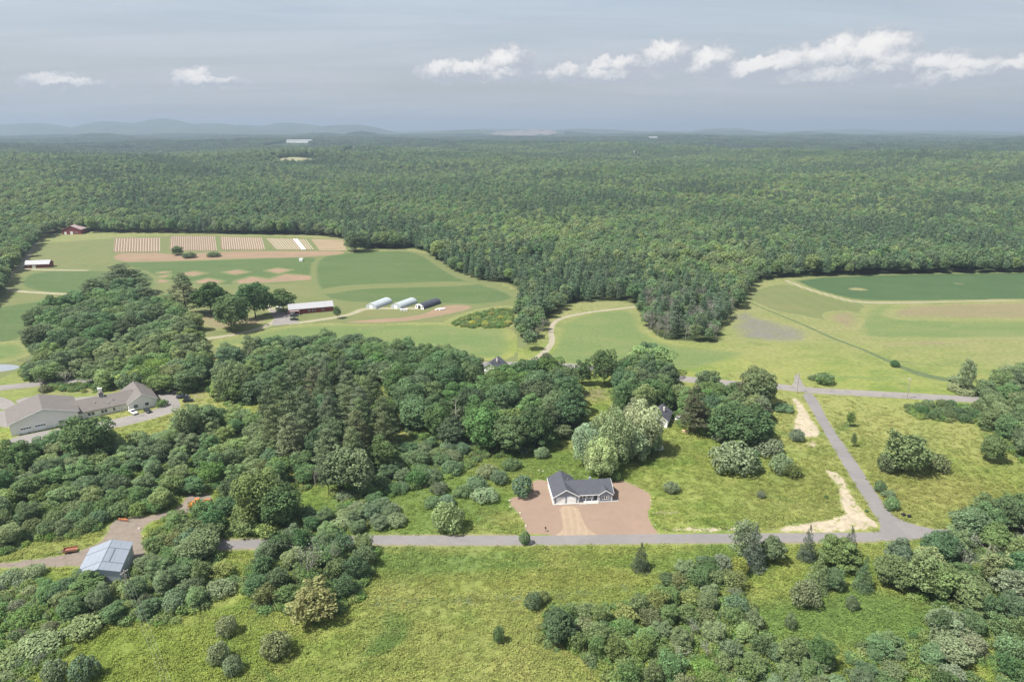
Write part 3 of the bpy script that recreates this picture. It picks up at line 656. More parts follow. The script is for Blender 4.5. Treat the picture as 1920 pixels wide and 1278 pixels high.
def dead_tree(rg, H_, R_):
    t = MB(); tips = []
    def grow(p, d, L, r, lev):
        e = p + d * L; t.tube(p, e, r, r * 0.65, 5 if lev < 2 else 3)
        if lev >= 3: tips.append(e); return
        nb_ = 3 if lev else 6
        for j in range(nb_):
            nd = (d + Vector((rg.normal(), rg.normal(), rg.normal() * 0.4 + 0.25)) * 0.55).normalized()
            grow(p + d * L * rg.uniform(0.45, 1.0), nd, L * rg.uniform(0.42, 0.62), r * 0.5, lev + 1)
    grow(Vector((0, 0, -0.3)), Vector((0.03, 0.02, 1)).normalized(), H_ * 0.55, 0.17, 0)
    return t, tips
for i in range(3):
    rg = np.random.default_rng(300 + i); t, tips = dead_tree(rg, 10.0, 3.0)
    tp = np.array([tuple(p) for p in tips]); pts = np.repeat(tp, 5, 0) + rg.normal(size=(len(tp) * 5, 3)) * 0.5
    v, q = quads(pts, rg.normal(size=pts.shape) + np.array([0, 0, .5]), 0.28 * rg.uniform(.6, 1.3, len(pts)), rg)
    add_proto('dead', np_mesh('crown', v, q, [LEAF], np.repeat(rg.uniform(0, 1, len(pts)), 4)), t.mesh('trunk', DEADWOOD), 10.0, 3.0)
def shrub_mesh(rg, H_, R_, n, size, rnd=0.7, aspect=0.7):
    lb = []
    for d in fib(13, rg, -0.1):
        k = rg.uniform(0.5, 0.8); r_ = R_ * rg.uniform(0.30, 0.46)
        lb.append((np.array([d[0] * R_ * k, d[1] * R_ * k, H_ * (0.28 + 0.42 * d[2]) + 0.1]), np.array([r_, r_, r_ * 0.85 * H_ / R_ * 0.8])))
    lb.append((np.array([0, 0, H_ * 0.35]), np.array([R_ * .6, R_ * .6, H_ * .4])))
    return lobes_to_leaves(lb, n, size, rg, rnd=rnd, down=0.7, aspect=aspect)
for i in range(5):
    rg = np.random.default_rng(340 + i); v, q, t = shrub_mesh(rg, 3.0, 2.2, 2400, 0.27)
    st = MB()
    for j in range(6):
        a = j * 1.05; st.tube((0, 0, -0.1), (math.cos(a) * 1.1, math.sin(a) * 1.1, 1.5), 0.05, 0.02, 4)
    sv_ = np.array([tuple(p) for p in st.v]); sq = np.array([f for f in st.f if len(f) == 4])
    vv = np.concatenate([v, sv_]); qq = np.concatenate([q, sq + len(v)]); tt = np.concatenate([t, np.zeros(len(sv_))])
    add_proto('shrub', np_mesh('shrub', vv, qq, [LEAF, BARK], tt, np.concatenate([np.zeros(len(q)), np.ones(len(sq))])), None, 3.0, 2.2)

# tints (leaf reflectance)
C_DARK = (0.070, 0.113, 0.050); C_MID = (0.099, 0.147, 0.059); C_LIGHT = (0.145, 0.190, 0.066); C_OLIVE = (0.114, 0.138, 0.061)
C_SILV = (0.235, 0.295, 0.160); C_PINE = (0.103, 0.132, 0.070); C_YELL = (0.217, 0.236, 0.057); C_BLUE = (0.102, 0.149, 0.078); C_GREY = (0.135, 0.165, 0.095)
C_SPR = (0.097, 0.121, 0.084); C_SAGE = (0.148, 0.190, 0.098); C_RUST = (0.190, 0.212, 0.070); C_BROWN = (0.090, 0.106, 0.058)
NAMES = {'broad': 'broadleaf_tree', 'loose': 'broadleaf_tree', 'young': 'broadleaf_tree', 'pine': 'pine_tree', 'spruce': 'spruce_tree', 'willow': 'willow_tree', 'dead': 'bare_tree', 'shrub': 'shrub'}
CATS = {'broad': 'tree', 'loose': 'tree', 'young': 'tree', 'pine': 'tree', 'spruce': 'tree', 'willow': 'tree', 'dead': 'tree', 'shrub': 'shrub'}
COUNT = {}
def plant(kind, X, Y, H_, Rr, tint, label, group=None, z=0.0):
    cr, tr, ph, pr_ = R.choice(PROTO[kind])
    s = (Rr / pr_, Rr / pr_ * R.uniform(0.92, 1.08), H_ / ph); rz = R.uniform(0, 6.283)
    j = 1 + R.uniform(-.12, .12); tc_ = (tint[0] * j * R.uniform(.94, 1.06), tint[1] * j, tint[2] * j * R.uniform(.9, 1.1), 1)
    COUNT[kind] = COUNT.get(kind, 0) + 1
    if tr is None:
        o = mesh_obj(NAMES[kind], cr); o.location = (X, Y, z); o.rotation_euler = (0, 0, rz); o.scale = s; o.color = tc_
    else:
        o = empty(NAMES[kind], (X, Y, z), rz); o.scale = s
        c_ = mesh_obj('crown', cr, o); c_.color = tc_
        mesh_obj('trunk', tr, o)
    tag(o, label, CATS[kind], group)
    return o
def plant_px(kind, x, ytop, H_, wpx, tint, label, group=None):
    """top of the plant at pixel (x, ytop), its height in metres, crown width in pixels"""
    if H_ > 100:                       # given the pixel row of its foot instead
        Xb, Yb = G(x, H_); k = (CY - ytop) / F; H_ = (HC + Yb * (k * CP - SP) / (CP + k * SP)) * 1.03
    X, Y = G(x, ytop + 0.0, H_ * 0.96)
    Rr = px2m(x, ytop, wpx, H_ * 0.6) / 2
    return plant(kind, X, Y, H_, Rr, tint, label, group)

ZONE_POLYS = []; ZT = []
def zone(px, H_, rad, spacing, kinds, label, group, edge=0.45, avoid=()):
    """fill a stand whose crowns cover the pixel outline; kinds: list of (kind, tint, weight, height factor)"""
    hm = sum(H_) / 2
    p = chaikin(np.array([G(x, y, hm * 0.5) for x, y in px]), 1)
    ZONE_POLYS.append(p)
    lo, hi = p.min(0), p.max(0); pts = []
    ws = [k[2] for k in kinds]
    tries = int((hi - lo).prod() / spacing ** 2 * 14)
    cell = {}
    cand = N.uniform(lo, hi, size=(max(tries, 10), 2)); dd = sdist(cand, p)
    rm = sum(rad) / 2
    for q, d in zip(cand, dd):
        if d < rm * edge: continue
        kx, ky = int(q[0] // spacing), int(q[1] // spacing); bad = False
        for a in (-1, 0, 1):
            for b in (-1, 0, 1):
                for o_ in cell.get((kx + a, ky + b), ()):
                    if (o_[0] - q[0]) ** 2 + (o_[1] - q[1]) ** 2 < spacing ** 2: bad = True
        if bad: continue
        cell.setdefault((kx, ky), []).append(q); pts.append(q)
    for q in pts:
        k = R.choices(kinds, ws)[0]; h = R.uniform(*H_) * k[3]; r_ = R.uniform(*rad) * (1 if k[0] in ('broad', 'young', 'shrub', 'willow', 'pine') else 0.8)
        lab = label if k[0] not in ('pine', 'spruce', 'dead', 'shrub') else label.replace('broadleaf tree', {'pine': 'dark pine', 'spruce': 'small spruce', 'dead': 'grey half-bare tree', 'shrub': 'low shrub'}[k[0]])
        ZT.append((r_ / math.hypot(q[0], q[1]), k[0], q[0], q[1], h, r_, k[1], lab, group))
    return pts

# ------------------------------------------------------------------ plants: the stands
B = 'broad'; Y_ = 'young'; L = 'loose'; S_ = 'shrub'; D_ = 'dead'; PI = 'pine'
zone([(45, 612), (70, 578), (115, 565), (175, 552), (250, 538), (278, 556), (285, 605), (230, 632), (170, 652), (95, 655), (50, 635)], (13, 17), (6.8, 8.6), 10.5,
     [(B, C_DARK, 5, 1), (B, C_MID, 2, 0.9)], 'dark broadleaf tree in the grove left of the farm lane', 'dark trees of the farm grove')
zone([(235, 582), (300, 568), (360, 580), (382, 625), (370, 672), (320, 678), (270, 655), (235, 625)], (12, 15), (6.2, 7.8), 9.5,
     [(B, C_MID, 3, 1), (B, C_DARK, 2, 1), (B, C_LIGHT, 1, .85)], 'leafy broadleaf tree at the right end of the farm grove', 'trees at the end of the farm grove')
zone([(30, 668), (110, 642), (170, 632), (260, 642), (330, 670), (385, 640), (398, 665), (392, 712), (300, 720), (250, 722), (180, 718), (60, 706)], (9.5, 13), (5.6, 7.2), 8.8,
     [(B, C_MID, 3, 1), (B, C_LIGHT, 2, .9), (L, C_OLIVE, 2, .9), (D_, C_GREY, .5, .8)], 'roadside broadleaf tree behind the taupe-roofed long building', 'roadside trees behind the long building')
zone([(385, 672), (450, 652), (560, 636), (640, 630), (760, 642), (850, 660), (892, 680), (800, 705), (700, 705), (620, 695), (520, 722), (440, 745), (392, 722)], (9.5, 13), (5.6, 7), 8.4,
     [(B, C_DARK, 3, 1), (B, C_MID, 4, 1), (L, C_BLUE, 2, .95), (B, C_LIGHT, 1, .8), (D_, C_GREY, .6, .9)], 'broadleaf tree in the wood strip below the red farm barn', 'trees of the wood strip below the farm')
zone([(470, 745), (560, 712), (640, 698), (700, 712), (748, 775), (742, 842), (680, 862), (560, 842), (490, 810)], (18, 22), (5.15, 6.9), 8.96,
     [(PI, C_PINE, 5, 1), (B, C_OLIVE, 2, .75), (B, C_DARK, 1, .7)], 'broadleaf tree in the tall pine stand mid left', 'tall pines in the middle stand')
zone([(712, 682), (800, 672), (860, 678), (905, 700), (960, 690), (1040, 668), (1085, 735), (1084, 790), (1000, 818), (900, 828), (795, 815), (762, 770)], (13, 17), (6.2, 7.8), 8.8,
     [(B, C_DARK, 6, 1), (B, C_MID, 3, .95), (D_, C_GREY, .3, .8)], 'dark broadleaf tree in the dense wood behind the new house', 'dark wood behind the new house')
zone([(0, 845), (60, 830), (110, 815), (200, 822), (250, 825), (330, 790), (400, 757), (480, 770), (520, 830), (600, 875), (560, 905), (480, 890), (430, 900), (345, 915), (325, 945), (290, 960), (180, 930), (80, 950), (40, 1010), (-30, 1020)], (6, 9), (3.14, 4.83), 6.4,
     [(Y_, C_MID, 4, 1), (Y_, C_DARK, 2, 1), (Y_, C_LIGHT, 2, .8), (Y_, C_OLIVE, 2, .9), (Y_, C_BLUE, 1, .8), (Y_, C_YELL, .7, .7)], 'bushy broadleaf tree in the thicket above the gravel yard', 'thicket above the gravel yard')
zone([(85, 945), (120, 910), (170, 890), (260, 895), (320, 915), (325, 945), (250, 960), (180, 985), (120, 1000), (60, 1000), (-30, 1040), (-30, 1000)], (3.5, 5), (2.69, 3.91), 4.22,
     [(S_, C_MID, 4, 1), (S_, C_LIGHT, 1, .9), (S_, C_BLUE, 1, 1)], 'leafy shrub of the green bank beside the gravel yard', 'shrubs of the vine-covered bank')
zone([(275, 1002), (290, 975), (385, 950), (430, 895), (520, 880), (562, 925), (548, 990), (420, 1002), (360, 1012), (300, 1030)], (6, 8.5), (3.14, 4.6), 5.89,
     [(Y_, C_MID, 4, 1), (Y_, C_DARK, 2, 1), (Y_, C_OLIVE, 2, .9), (Y_, C_LIGHT, 1, .75)], 'bushy broadleaf tree right of the orange excavator', 'thicket right of the excavator')
zone([(60, 1112), (110, 1082), (180, 1078), (228, 1085), (262, 1050), (275, 1012), (350, 1000), (420, 1040), (432, 1098), (380, 1115), (330, 1152), (250, 1145), (170, 1162), (80, 1152)], (4.5, 7), (2.69, 3.91), 5.12,
     [(Y_, C_MID, 4, 1), (Y_, C_BLUE, 3, 1), (Y_, C_LIGHT, 1, .8), (S_, C_SAGE, 1, .6)], 'bushy broadleaf tree in front of the grey metal shed', 'thicket in front of the metal shed')
zone([(440, 1072), (500, 1020), (545, 975), (640, 1000), (702, 1012), (692, 1062), (660, 1122), (560, 1132), (490, 1128)], (5, 8), (2.58, 3.91), 5.12,
     [(Y_, C_DARK, 3, 1), (Y_, C_OLIVE, 2, 1), (Y_, C_MID, 3, .9), (D_, C_GREY, 1, 1)], 'small broadleaf tree in the clump below the road end', 'clump below the left end of the road')
zone([(610, 885), (700, 858), (820, 822), (895, 826), (905, 850), (820, 892), (700, 925), (640, 935)], (4.5, 6.5), (2.91, 4.14), 5.38,
     [(Y_, C_DARK, 3, 1), (Y_, C_MID, 3, .9), (S_, C_BLUE, 2, .7)], 'low broadleaf tree in the hedge above the shrubby slope', 'hedge at the top of the shrubby slope')
zone([(545, 965), (640, 945), (700, 922), (745, 950), (722, 1000), (600, 1003)], (3.5, 5), (2.46, 3.68), 4.86,
     [(Y_, C_BLUE, 3, 1), (S_, C_MID, 2, .9), (Y_, C_MID, 2, 1), (S_, C_SAGE, 1, .8)], 'rounded broadleaf tree among shrubs just above the road', 'bushes just above the road')
zone([(1005, 1150), (1060, 1130), (1150, 1128), (1220, 1115), (1262, 1060), (1330, 1042), (1385, 1060), (1385, 1112), (1432, 1150), (1442, 1230), (1400, 1290), (1160, 1290), (1125, 1225), (1020, 1192)], (3.8, 6.2), (2.24, 3.45), 4.48,
     [(Y_, C_MID, 4, 1), (Y_, C_BLUE, 2, 1), (Y_, C_OLIVE, 3, 1), (Y_, C_LIGHT, 2, .8), (S_, C_SAGE, 1, .6), (D_, C_GREY, .8, 1)], 'young broadleaf tree in the thicket below the spruces', 'thicket at the bottom of the meadow')
zone([(1380, 1250), (1450, 1200), (1540, 1195), (1560, 1240), (1600, 1290), (1380, 1290)], (3, 4.5), (1.68, 2.76), 4.35,
     [(Y_, C_MID, 3, 1), (S_, C_SAGE, 1, .7), (Y_, C_LIGHT, 2, 1), (Y_, C_DARK, 1, 1)], 'young broadleaf tree at the bottom edge right of the thicket', 'young trees at the bottom edge')
zone([(1590, 1230), (1640, 1190), (1700, 1200), (1720, 1250), (1710, 1290), (1600, 1290)], (3, 4.5), (1.79, 2.99), 4.35,
     [(Y_, C_MID, 3, 1), (Y_, C_DARK, 2, 1)], 'small broadleaf tree at the bottom right of the rank grass', 'small trees at the bottom right')
zone([(1738, 1015), (1790, 972), (1850, 942), (1925, 928), (2010, 930), (2010, 1140), (1850, 1122), (1760, 1102), (1695, 1085), (1720, 1040)], (8, 12), (3.81, 5.52), 6.02,
     [(B, C_DARK, 3, 1), (B, C_MID, 3, 1), (L, C_SAGE, 3, 1), (D_, C_GREY, 1, 1)], 'tall broadleaf tree in the wood right of the road junction', 'wood right of the road junction')
zone([(1720, 1165), (1800, 1135), (1925, 1118), (2010, 1120), (2010, 1290), (1900, 1290), (1870, 1235), (1800, 1205), (1780, 1230), (1840, 1260), (1820, 1295), (1735, 1295), (1715, 1225)], (5, 8), (2.8, 4.14), 5.12,
     [(Y_, C_MID, 3, 1), (Y_, C_DARK, 3, 1), (Y_, C_GREY, 2, .9), (Y_, C_BLUE, 1, .9)], 'broadleaf tree in the bottom right corner of the scene', 'trees of the bottom right corner')
zone([(1832, 725), (1880, 702), (1925, 688), (2020, 690), (2020, 860), (1925, 850), (1880, 800), (1838, 775)], (9, 12), (4.26, 5.75), 6.91,
     [(B, C_MID, 3, 1), (B, C_DARK, 2, 1), (L, C_SAGE, 1, 1)], 'broadleaf tree at the right end of the main road', 'trees at the right end of the main road')
zone([(1700, 756), (1770, 754), (1835, 755), (1840, 785), (1770, 782), (1712, 775)], (3.4, 4.4), (2.46, 3.33), 4.22,
     [(S_, C_MID, 1, 1), (S_, C_DARK, 1, 1)], 'dark shrub of the straight hedge below the main road', 'hedge below the main road')
zone([(1152, 690), (1200, 660), (1240, 656), (1264, 700), (1258, 762), (1200, 765), (1150, 742)], (12, 15), (4.7, 6.21), 7.68,
     [(B, C_DARK, 3, 1), (B, C_LIGHT, 1, 1), (B, C_OLIVE, 1, .95)], 'tall broadleaf tree above the silvery willows', 'tall trees above the willows')
zone([(1250, 738), (1330, 728), (1380, 735), (1445, 745), (1448, 800), (1400, 828), (1340, 800), (1265, 772)], (9, 11.5), (4.7, 5.98), 7.17,
     [(B, C_MID, 2, 1), (B, C_DARK, 2, 1), (B, C_LIGHT, 1, .9)], 'round broadleaf tree beside the hidden cottage', 'trees beside the hidden cottage')
zone([(838, 606), (885, 588), (925, 578), (962, 578), (962, 612), (895, 612)], (1.8, 2.8), (2.02, 2.99), 5.38,
     [(S_, C_LIGHT, 3, 1), (S_, C_YELL, 2, 1)], 'bright green shrub on the slope right of the greenhouses', 'bright scrub right of the greenhouses')
zone([(-30, 1078), (70, 1072), (110, 1140), (150, 1190), (90, 1240), (40, 1290), (-30, 1290)], (1.8, 3.0), (1.5, 2.4), 4.2,
     [(S_, C_SAGE, 3, 1), (S_, C_MID, 1, 1), (S_, C_GREY, 1, .9)], 'sage-green shrub in the scrub at the lower left edge', 'scrub at the lower left edge')

# single trees and shrubs that can be told apart
SINGLE = [
 # kind, x, ytop, height m, crown px, tint, label
 (PI, 225, 497, 24, 92, C_PINE, 'tallest dark pine rising above the farm grove'),
 (PI, 172, 525, 19, 66, C_DARK, 'shorter blue-green pine left of the tallest farm pine'),
 (PI, 270, 540, 16, 50, C_PINE, 'drooping pine at the right shoulder of the tallest farm pine'),
 (PI, 338, 515, 592, 52, C_PINE, 'dark pine beside the brown bank left of the farm lane'),
 (B, 388, 530, 590, 62, C_DARK, 'wide dark tree right of the lone farm pine'),
 (B, 425, 556, 620, 62, C_DARK, 'big dark tree in front where the farm lane bends'),
 (B, 472, 532, 596, 54, C_DARK, 'dark tree left of the barn parking lot'),
 (B, 527, 541, 584, 44, C_MID, 'round tree standing alone behind the red farm barn'),
 (L, 631, 573, 597, 15, C_MID, 'narrow green tree at the right end of the red farm barn'),
 (B, 330, 462, 478, 22, C_DARK, 'small dark tree at the front of the striped plots'),
 (S_, 355, 474, 5, 26, C_DARK, 'dark bush right of the small tree at the plots'),
 (S_, 400, 472, 5, 24, C_DARK, 'dark bush at the right end of the clump before the plots'),
 (B, 665, 436, 472, 38, C_DARK, 'big dark tree at the near corner of the far woods'),
 ('willow', 430, 676, 748, 76, C_SAGE, 'pale feathery willow right of the parking lot of the long building'),
 ('willow', 455, 705, 10, 60, C_SAGE, 'lower pale willow in front of the feathery willow'),
 (B, 245, 694, 728, 42, C_YELL, 'small yellow-green tree touching the ridge of the long building'),
 (S_, 82, 722, 3.5, 26, C_BROWN, 'purple-brown round shrub behind the long building'),
 (S_, 303, 749, 3.2, 22, C_MID, 'clipped green bush at the right gable of the long building'),
 (B, 150, 786, 866, 88, C_DARK, 'big dark tree in front of the long building garage doors'),
 (B, 115, 806, 9, 50, C_MID, 'lower tree left of the big tree before the long building'),
 (B, 22, 828, 878, 54, C_DARK, 'dark tree below the lower left end of the parking lot'),
 (L, 60, 832, 7.5, 30, C_DARK, 'slim dark tree below the parking lot'),
 (L, 206, 803, 8, 26, C_OLIVE, 'slim olive tree right of the big tree before the long building'),
 (L, 272, 818, 8, 30, C_BLUE, 'pointed blue-green tree in the weeds below the parking lot'),
 (L, 338, 760, 830, 44, C_SAGE, 'thin pale tree with a visible trunk at the lot corner'),
 (B, 375, 762, 12, 60, C_MID, 'leafy tree right of the thin pale tree'),
 (L, 640, 838, 932, 74, C_BLUE, 'pale upright poplar clump below the tall pines'),
 (L, 672, 842, 930, 64, C_GREY, 'grey-leaved poplar at the right of the upright clump'),
 (L, 610, 850, 928, 40, C_BLUE, 'slender poplar at the left of the upright clump'),
 (D_, 588, 870, 9, 40, C_BROWN, 'brown dying tree left of the upright poplars'),
 (L, 655, 893, 930, 22, (0.16, 0.25, 0.03), 'bright lime-green young tree under the poplars'),
 (B, 480, 885, 985, 74, C_OLIVE, 'broad tree overhanging the gravel yard right of the excavator'),
 (B, 515, 905, 985, 74, C_DARK, 'dark round tree at the right end of the excavator thicket'),
 (B, 370, 1000, 8, 66, C_BLUE, 'large blue-green tree right of the grey metal shed'),
 (B, 160, 1082, 6.5, 62, C_MID, 'broad tree hiding the front of the grey metal shed'),
 (B, 110, 1092, 6, 52, C_BLUE, 'rounded tree at the lower left of the metal shed'),
 (D_, 572, 1016, 1100, 66, C_GREY, 'pale grey leafless birch in the clump below the road'),
 (D_, 618, 1005, 1072, 40, C_GREY, 'second grey leafless birch in the clump below the road'),
 ('young', 583, 1100, 1160, 98, C_RUST, 'rusty yellow-green bush in front of the leafless birches'),
 (S_, 514, 1186, 1229, 58, C_SAGE, 'lone round sage-green shrub in the front meadow'),
 (S_, 422, 1157, 1190, 40, C_SAGE, 'sage shrub in the meadow up left of the lone round one'),
 (S_, 408, 1207, 1244, 44, C_SAGE, 'upper of two touching sage shrubs at bottom left'),
 (S_, 432, 1232, 1262, 38, C_SAGE, 'lower of two touching sage shrubs at bottom left'),
 (S_, 148, 1230, 1275, 54, C_BLUE, 'dark green shrub at the very bottom left'),
 (S_, 95, 1238, 1275, 46, C_BLUE, 'small dark shrub left of the very bottom left one'),
 (S_, 155, 1160, 4.2, 68, C_SAGE, 'sprawling sage shrub below the thicket at the shed'),
 (S_, 65, 1196, 3.4, 84, C_SAGE, 'wide sage shrub in the lower left meadow'),
 (S_, 15, 1222, 3.4, 70, C_SAGE, 'sage shrub cut by the lower left frame edge'),
 (S_, 40, 1145, 4, 60, C_MID, 'green shrub near the left edge below the shed'),
 (S_, 15, 1072, 3.4, 50, C_SAGE, 'pale shrub near the left edge below the gravel lane'),
 (S_, 60, 1062, 3, 44, C_SAGE, 'pale shrub just below the gravel lane'),
 (S_, 330, 1106, 4, 50, C_BLUE, 'rounded blue-green shrub at the thicket edge facing the meadow'),
 (S_, 272, 1115, 3.5, 34, C_BROWN, 'dark purplish bush in the shed thicket'),
 # shrubs on the slope left of the new house
 (S_, 806, 880, 4.2, 32, C_BLUE, 'rounded shrub at the upper left of the grassy slope'),
 (S_, 824, 905, 4, 36, C_BLUE, 'dark shrub in the middle of the grassy slope'),
 (S_, 838, 930, 3.8, 34, C_BLUE, 'dark shrub right of centre low on the slope'),
 (S_, 812, 932, 3.4, 34, C_BLUE, 'shrub left of the low dark one on the slope'),
 (S_, 838, 946, 992, 62, C_SAGE, 'big pale shrub just above the road left of the yard'),
 (S_, 756, 905, 3, 26, C_BLUE, 'small pair-like shrub far left on the slope'),
 (S_, 773, 900, 3.2, 26, C_MID, 'small shrub right of the far left one on the slope'),
 (S_, 868, 910, 4, 36, C_MID, 'green shrub right of the slope centre'),
 (S_, 893, 895, 4, 42, C_BLUE, 'shrub halfway between slope centre and dirt yard'),
 (S_, 908, 918, 4, 50, C_SAGE, 'pale wide shrub left of the dirt yard'),
 (S_, 912, 872, 4.4, 44, C_SAGE, 'pale upper shrub of the row left of the dirt yard'),
 (S_, 936, 884, 4.6, 40, C_BLUE, 'blue-green shrub between the pale row and the yard bush'),
 (S_, 980, 890, 930, 44, C_BLUE, 'big shrub overhanging the left edge of the dirt yard'),
 (S_, 957, 860, 4, 38, C_MID, 'shrub standing alone above the row left of the house'),
 (S_, 1017, 840, 4, 30, C_SAGE, 'grey-green shrub above the house back lawn'),
 (S_, 980, 838, 3.2, 22, C_BLUE, 'small dark shrub above the lone slope shrub'),
 (S_, 908, 838, 3, 22, C_MID, 'small green shrub at the end of the slope hedge'),
 (S_, 735, 945, 3.4, 34, C_GREY, 'brownish shrub at the right of the roadside bushes'),
 (S_, 740, 965, 3.6, 44, C_SAGE, 'pale shrub right of the roadside bushes'),
 (B, 1000, 800, 6, 46, C_MID, 'small leafy tree at the foot of the dark wood'),
 (B, 960, 805, 6, 50, C_BLUE, 'low pale tree at the foot of the dark wood, left of the small leafy one'),
 (B, 930, 812, 5, 40, C_MID, 'low tree at the foot of the dark wood near the slope hedge'),
 (B, 1050, 795, 6, 44, C_MID, 'leafy tree between the dark wood and the willows'),
 (B, 1080, 768, 8, 52, C_MID, 'green tree behind the left willow'),
 (S_, 1154, 882, 900, 24, C_DARK, 'dark bush at the back right corner of the dirt yard'),
 (S_, 1258, 903, 921, 32, C_GREY, 'grey shrub in the grass right of the house'),
 (S_, 1428, 920, 933, 16, C_GREY, 'tiny grey shrub in the middle of the right lawn'),
 (S_, 1550, 928, 1.3, 10, C_MID, 'tiny green shrub beside the sandy bank'),
 # silvery willows
 ('willow', 1205, 745, 850, 84, C_SILV, 'top right plume of the silvery willows behind the house'),
 ('willow', 1150, 758, 872, 80, C_SILV, 'middle plume of the silvery willows behind the house'),
 ('willow', 1105, 790, 872, 72, C_SILV, 'left plume of the silvery willows behind the house'),
 ('willow', 1128, 818, 895, 66, C_SILV, 'lowest front plume of the silvery willows'),
 ('willow', 1185, 790, 862, 78, C_SILV, 'front middle plume of the silvery willows'),
 ('willow', 1220, 788, 850, 56, C_SAGE, 'right end plume of the willows beside the white camper'),
 (B, 1200, 820, 6.5, 60, C_DARK, 'dark undergrowth tree below the willows next to the camper'),
 # along the main road, right of centre
 (B, 1095, 677, 722, 30, C_DARK, 'small conical dark tree left of the pair by the main road'),
 (B, 1136, 657, 725, 42, C_DARK, 'dark oval tree second of the pair by the main road'),
 (L, 1180, 668, 13, 50, C_BROWN, 'brownish thin-crowned tree left of the tall bright one'),
 (B, 1222, 654, 15, 74, C_LIGHT, 'tall bright-topped tree overlooking the main road'),
 (B, 1330, 694, 738, 40, C_MID, 'small dark tree just below the main road'),
 (B, 1424, 690, 760, 66, C_MID, 'round tree at the road above the hidden cottage trees'),
 (L, 1385, 715, 7, 34, C_OLIVE, 'thin young tree left of the round roadside tree'),
 (PI, 1307, 728, 814, 56, C_BROWN, 'brownish-green spruce-like tree in the cottage lawn'),
 (B, 1398, 760, 834, 92, C_DARK, 'largest dark round tree at the cottage lawn'),
 (L, 1432, 745, 12, 40, C_GREY, 'grey thin-leaved tree behind the largest cottage tree'),
 (S_, 1380, 830, 882, 80, C_SAGE, 'big sage shrub below the cottage trees'),
 (S_, 1405, 842, 882, 48, C_MID, 'green shrub joined to the big sage shrub'),
 (S_, 1440, 822, 850, 60, C_SAGE, 'low sage shrub right of the cottage trees'),
 (S_, 1468, 852, 884, 44, C_GREY, 'brown-grey bush in the right grass'),
 (S_, 1484, 868, 892, 38, C_OLIVE, 'olive bush touching the brown-grey bush'),
 (S_, 1496, 806, 826, 28, C_GREY, 'grey bush beside the upper sandy bank'),
 (S_, 1468, 757, 3, 44, C_MID, 'green bush left of the upper sandy bank'),
 (S_, 1350, 812, 3, 34, C_GREY, 'grey twiggy bush left of the big sage shrub'),
 (S_, 1548, 698, 719, 36, C_MID, 'dark shrub above the road junction'),
 (S_, 1527, 704, 2.2, 22, C_MID, 'small shrub left of the shrub above the junction'),
 (S_, 1679, 676, 687, 18, C_DARK, 'dark shrub alone in the big right field'),
 (L, 1822, 674, 735, 32, C_SAGE, 'pale thin tree standing up in the right field'),
 (S_, 1800, 706, 3, 40, C_SAGE, 'low pale shrubs below the thin tree'),
 (L, 1895, 686, 9, 44, C_SAGE, 'thin tree at the right edge above the main road'),
 (S_, 1810, 724, 2.6, 60, C_GREY, 'grey weeds beside the right end of the main road'),
 # right meadow
 ('young', 1707, 810, 884, 96, (0.088, 0.110, 0.050), 'large olive bushy tree alone in the right meadow'),
 (S_, 1668, 850, 885, 36, C_OLIVE, 'bush at the left foot of the large meadow tree'),
 (S_, 1762, 850, 882, 42, C_OLIVE, 'bush at the right foot of the large meadow tree'),
 (B, 1871, 818, 866, 42, C_MID, 'vase-shaped young tree right in the meadow'),
 (S_, 1652, 902, 922, 22, C_MID, 'small shrub beside the side road bend'),
 (S_, 1668, 920, 2.4, 26, C_SAGE, 'grey-green shrub below the side road bend shrub'),
 (S_, 1675, 932, 954, 30, C_BLUE, 'darker shrub lowest beside the side road bend'),
 (L, 1597, 770, 800, 14, C_MID, 'thin sapling in the upper right meadow'),
 (L, 1603, 812, 838, 10, C_MID, 'lower thin sapling in the right meadow'),
 # conifers and bushes below the road
 ('spruce', 1204, 1017, 1068, 36, C_BROWN, 'dark brownish spruce alone below the house road'),
 ('spruce', 1521, 984, 1050, 34, C_SPR, 'pointed spruce below the road in front of the sandy bank'),
 ('spruce', 1600, 986, 1054, 36, C_SPR, 'grey-green spruce right of the pointed one'),
 ('spruce', 1627, 1042, 1106, 36, C_BLUE, 'blue-grey spruce below the road junction'),
 ('spruce', 1420, 985, 1066, 46, C_SPR, 'broad grey spruce left of the pointed one'),
 ('spruce', 1541, 1036, 1106, 46, C_SAGE, 'pale spruce in the grass below the pointed one'),
 (L, 1404, 975, 1050, 48, C_SAGE, 'thin pale tree beside the broad grey spruce'),
 (B, 1455, 1005, 1055, 44, C_BLUE, 'bushy tree right of the broad grey spruce'),
 (B, 1575, 1010, 1062, 66, C_MID, 'leafy tree between the two road spruces'),
 (B, 1562, 1068, 1105, 40, C_DARK, 'dark round bush at the foot of the pale spruce'),
 (S_, 1515, 1095, 1132, 54, C_OLIVE, 'olive bush left below the pale spruce'),
 (S_, 1387, 1046, 1080, 36, C_YELL, 'yellow-green bush left of the broad grey spruce'),
 (B, 1690, 1008, 1075, 48, C_BLUE, 'dark upright tree just below the road junction'),
 (B, 1680, 1045, 1100, 62, C_MID, 'bushy tree below the dark upright one'),
 (L, 1738, 1030, 1115, 56, C_SAGE, 'pale birch with a white trunk at the wood edge'),
 (S_, 985, 997, 1020, 22, C_MID, 'small green bush on the near edge of the house road'),
 (B, 1330, 1050, 5.5, 40, C_DARK, 'dark bush tree at the top of the bottom thicket'),
 (L, 1358, 1042, 6, 44, C_GREY, 'grey thin tree at the top right of the bottom thicket'),
 (B, 1250, 1072, 4.6, 28, C_DARK, 'dark upright bush at the upper left of the bottom thicket'),
 (S_, 1000, 1112, 1140, 34, C_DARK, 'dark bush left of the bottom thicket'),
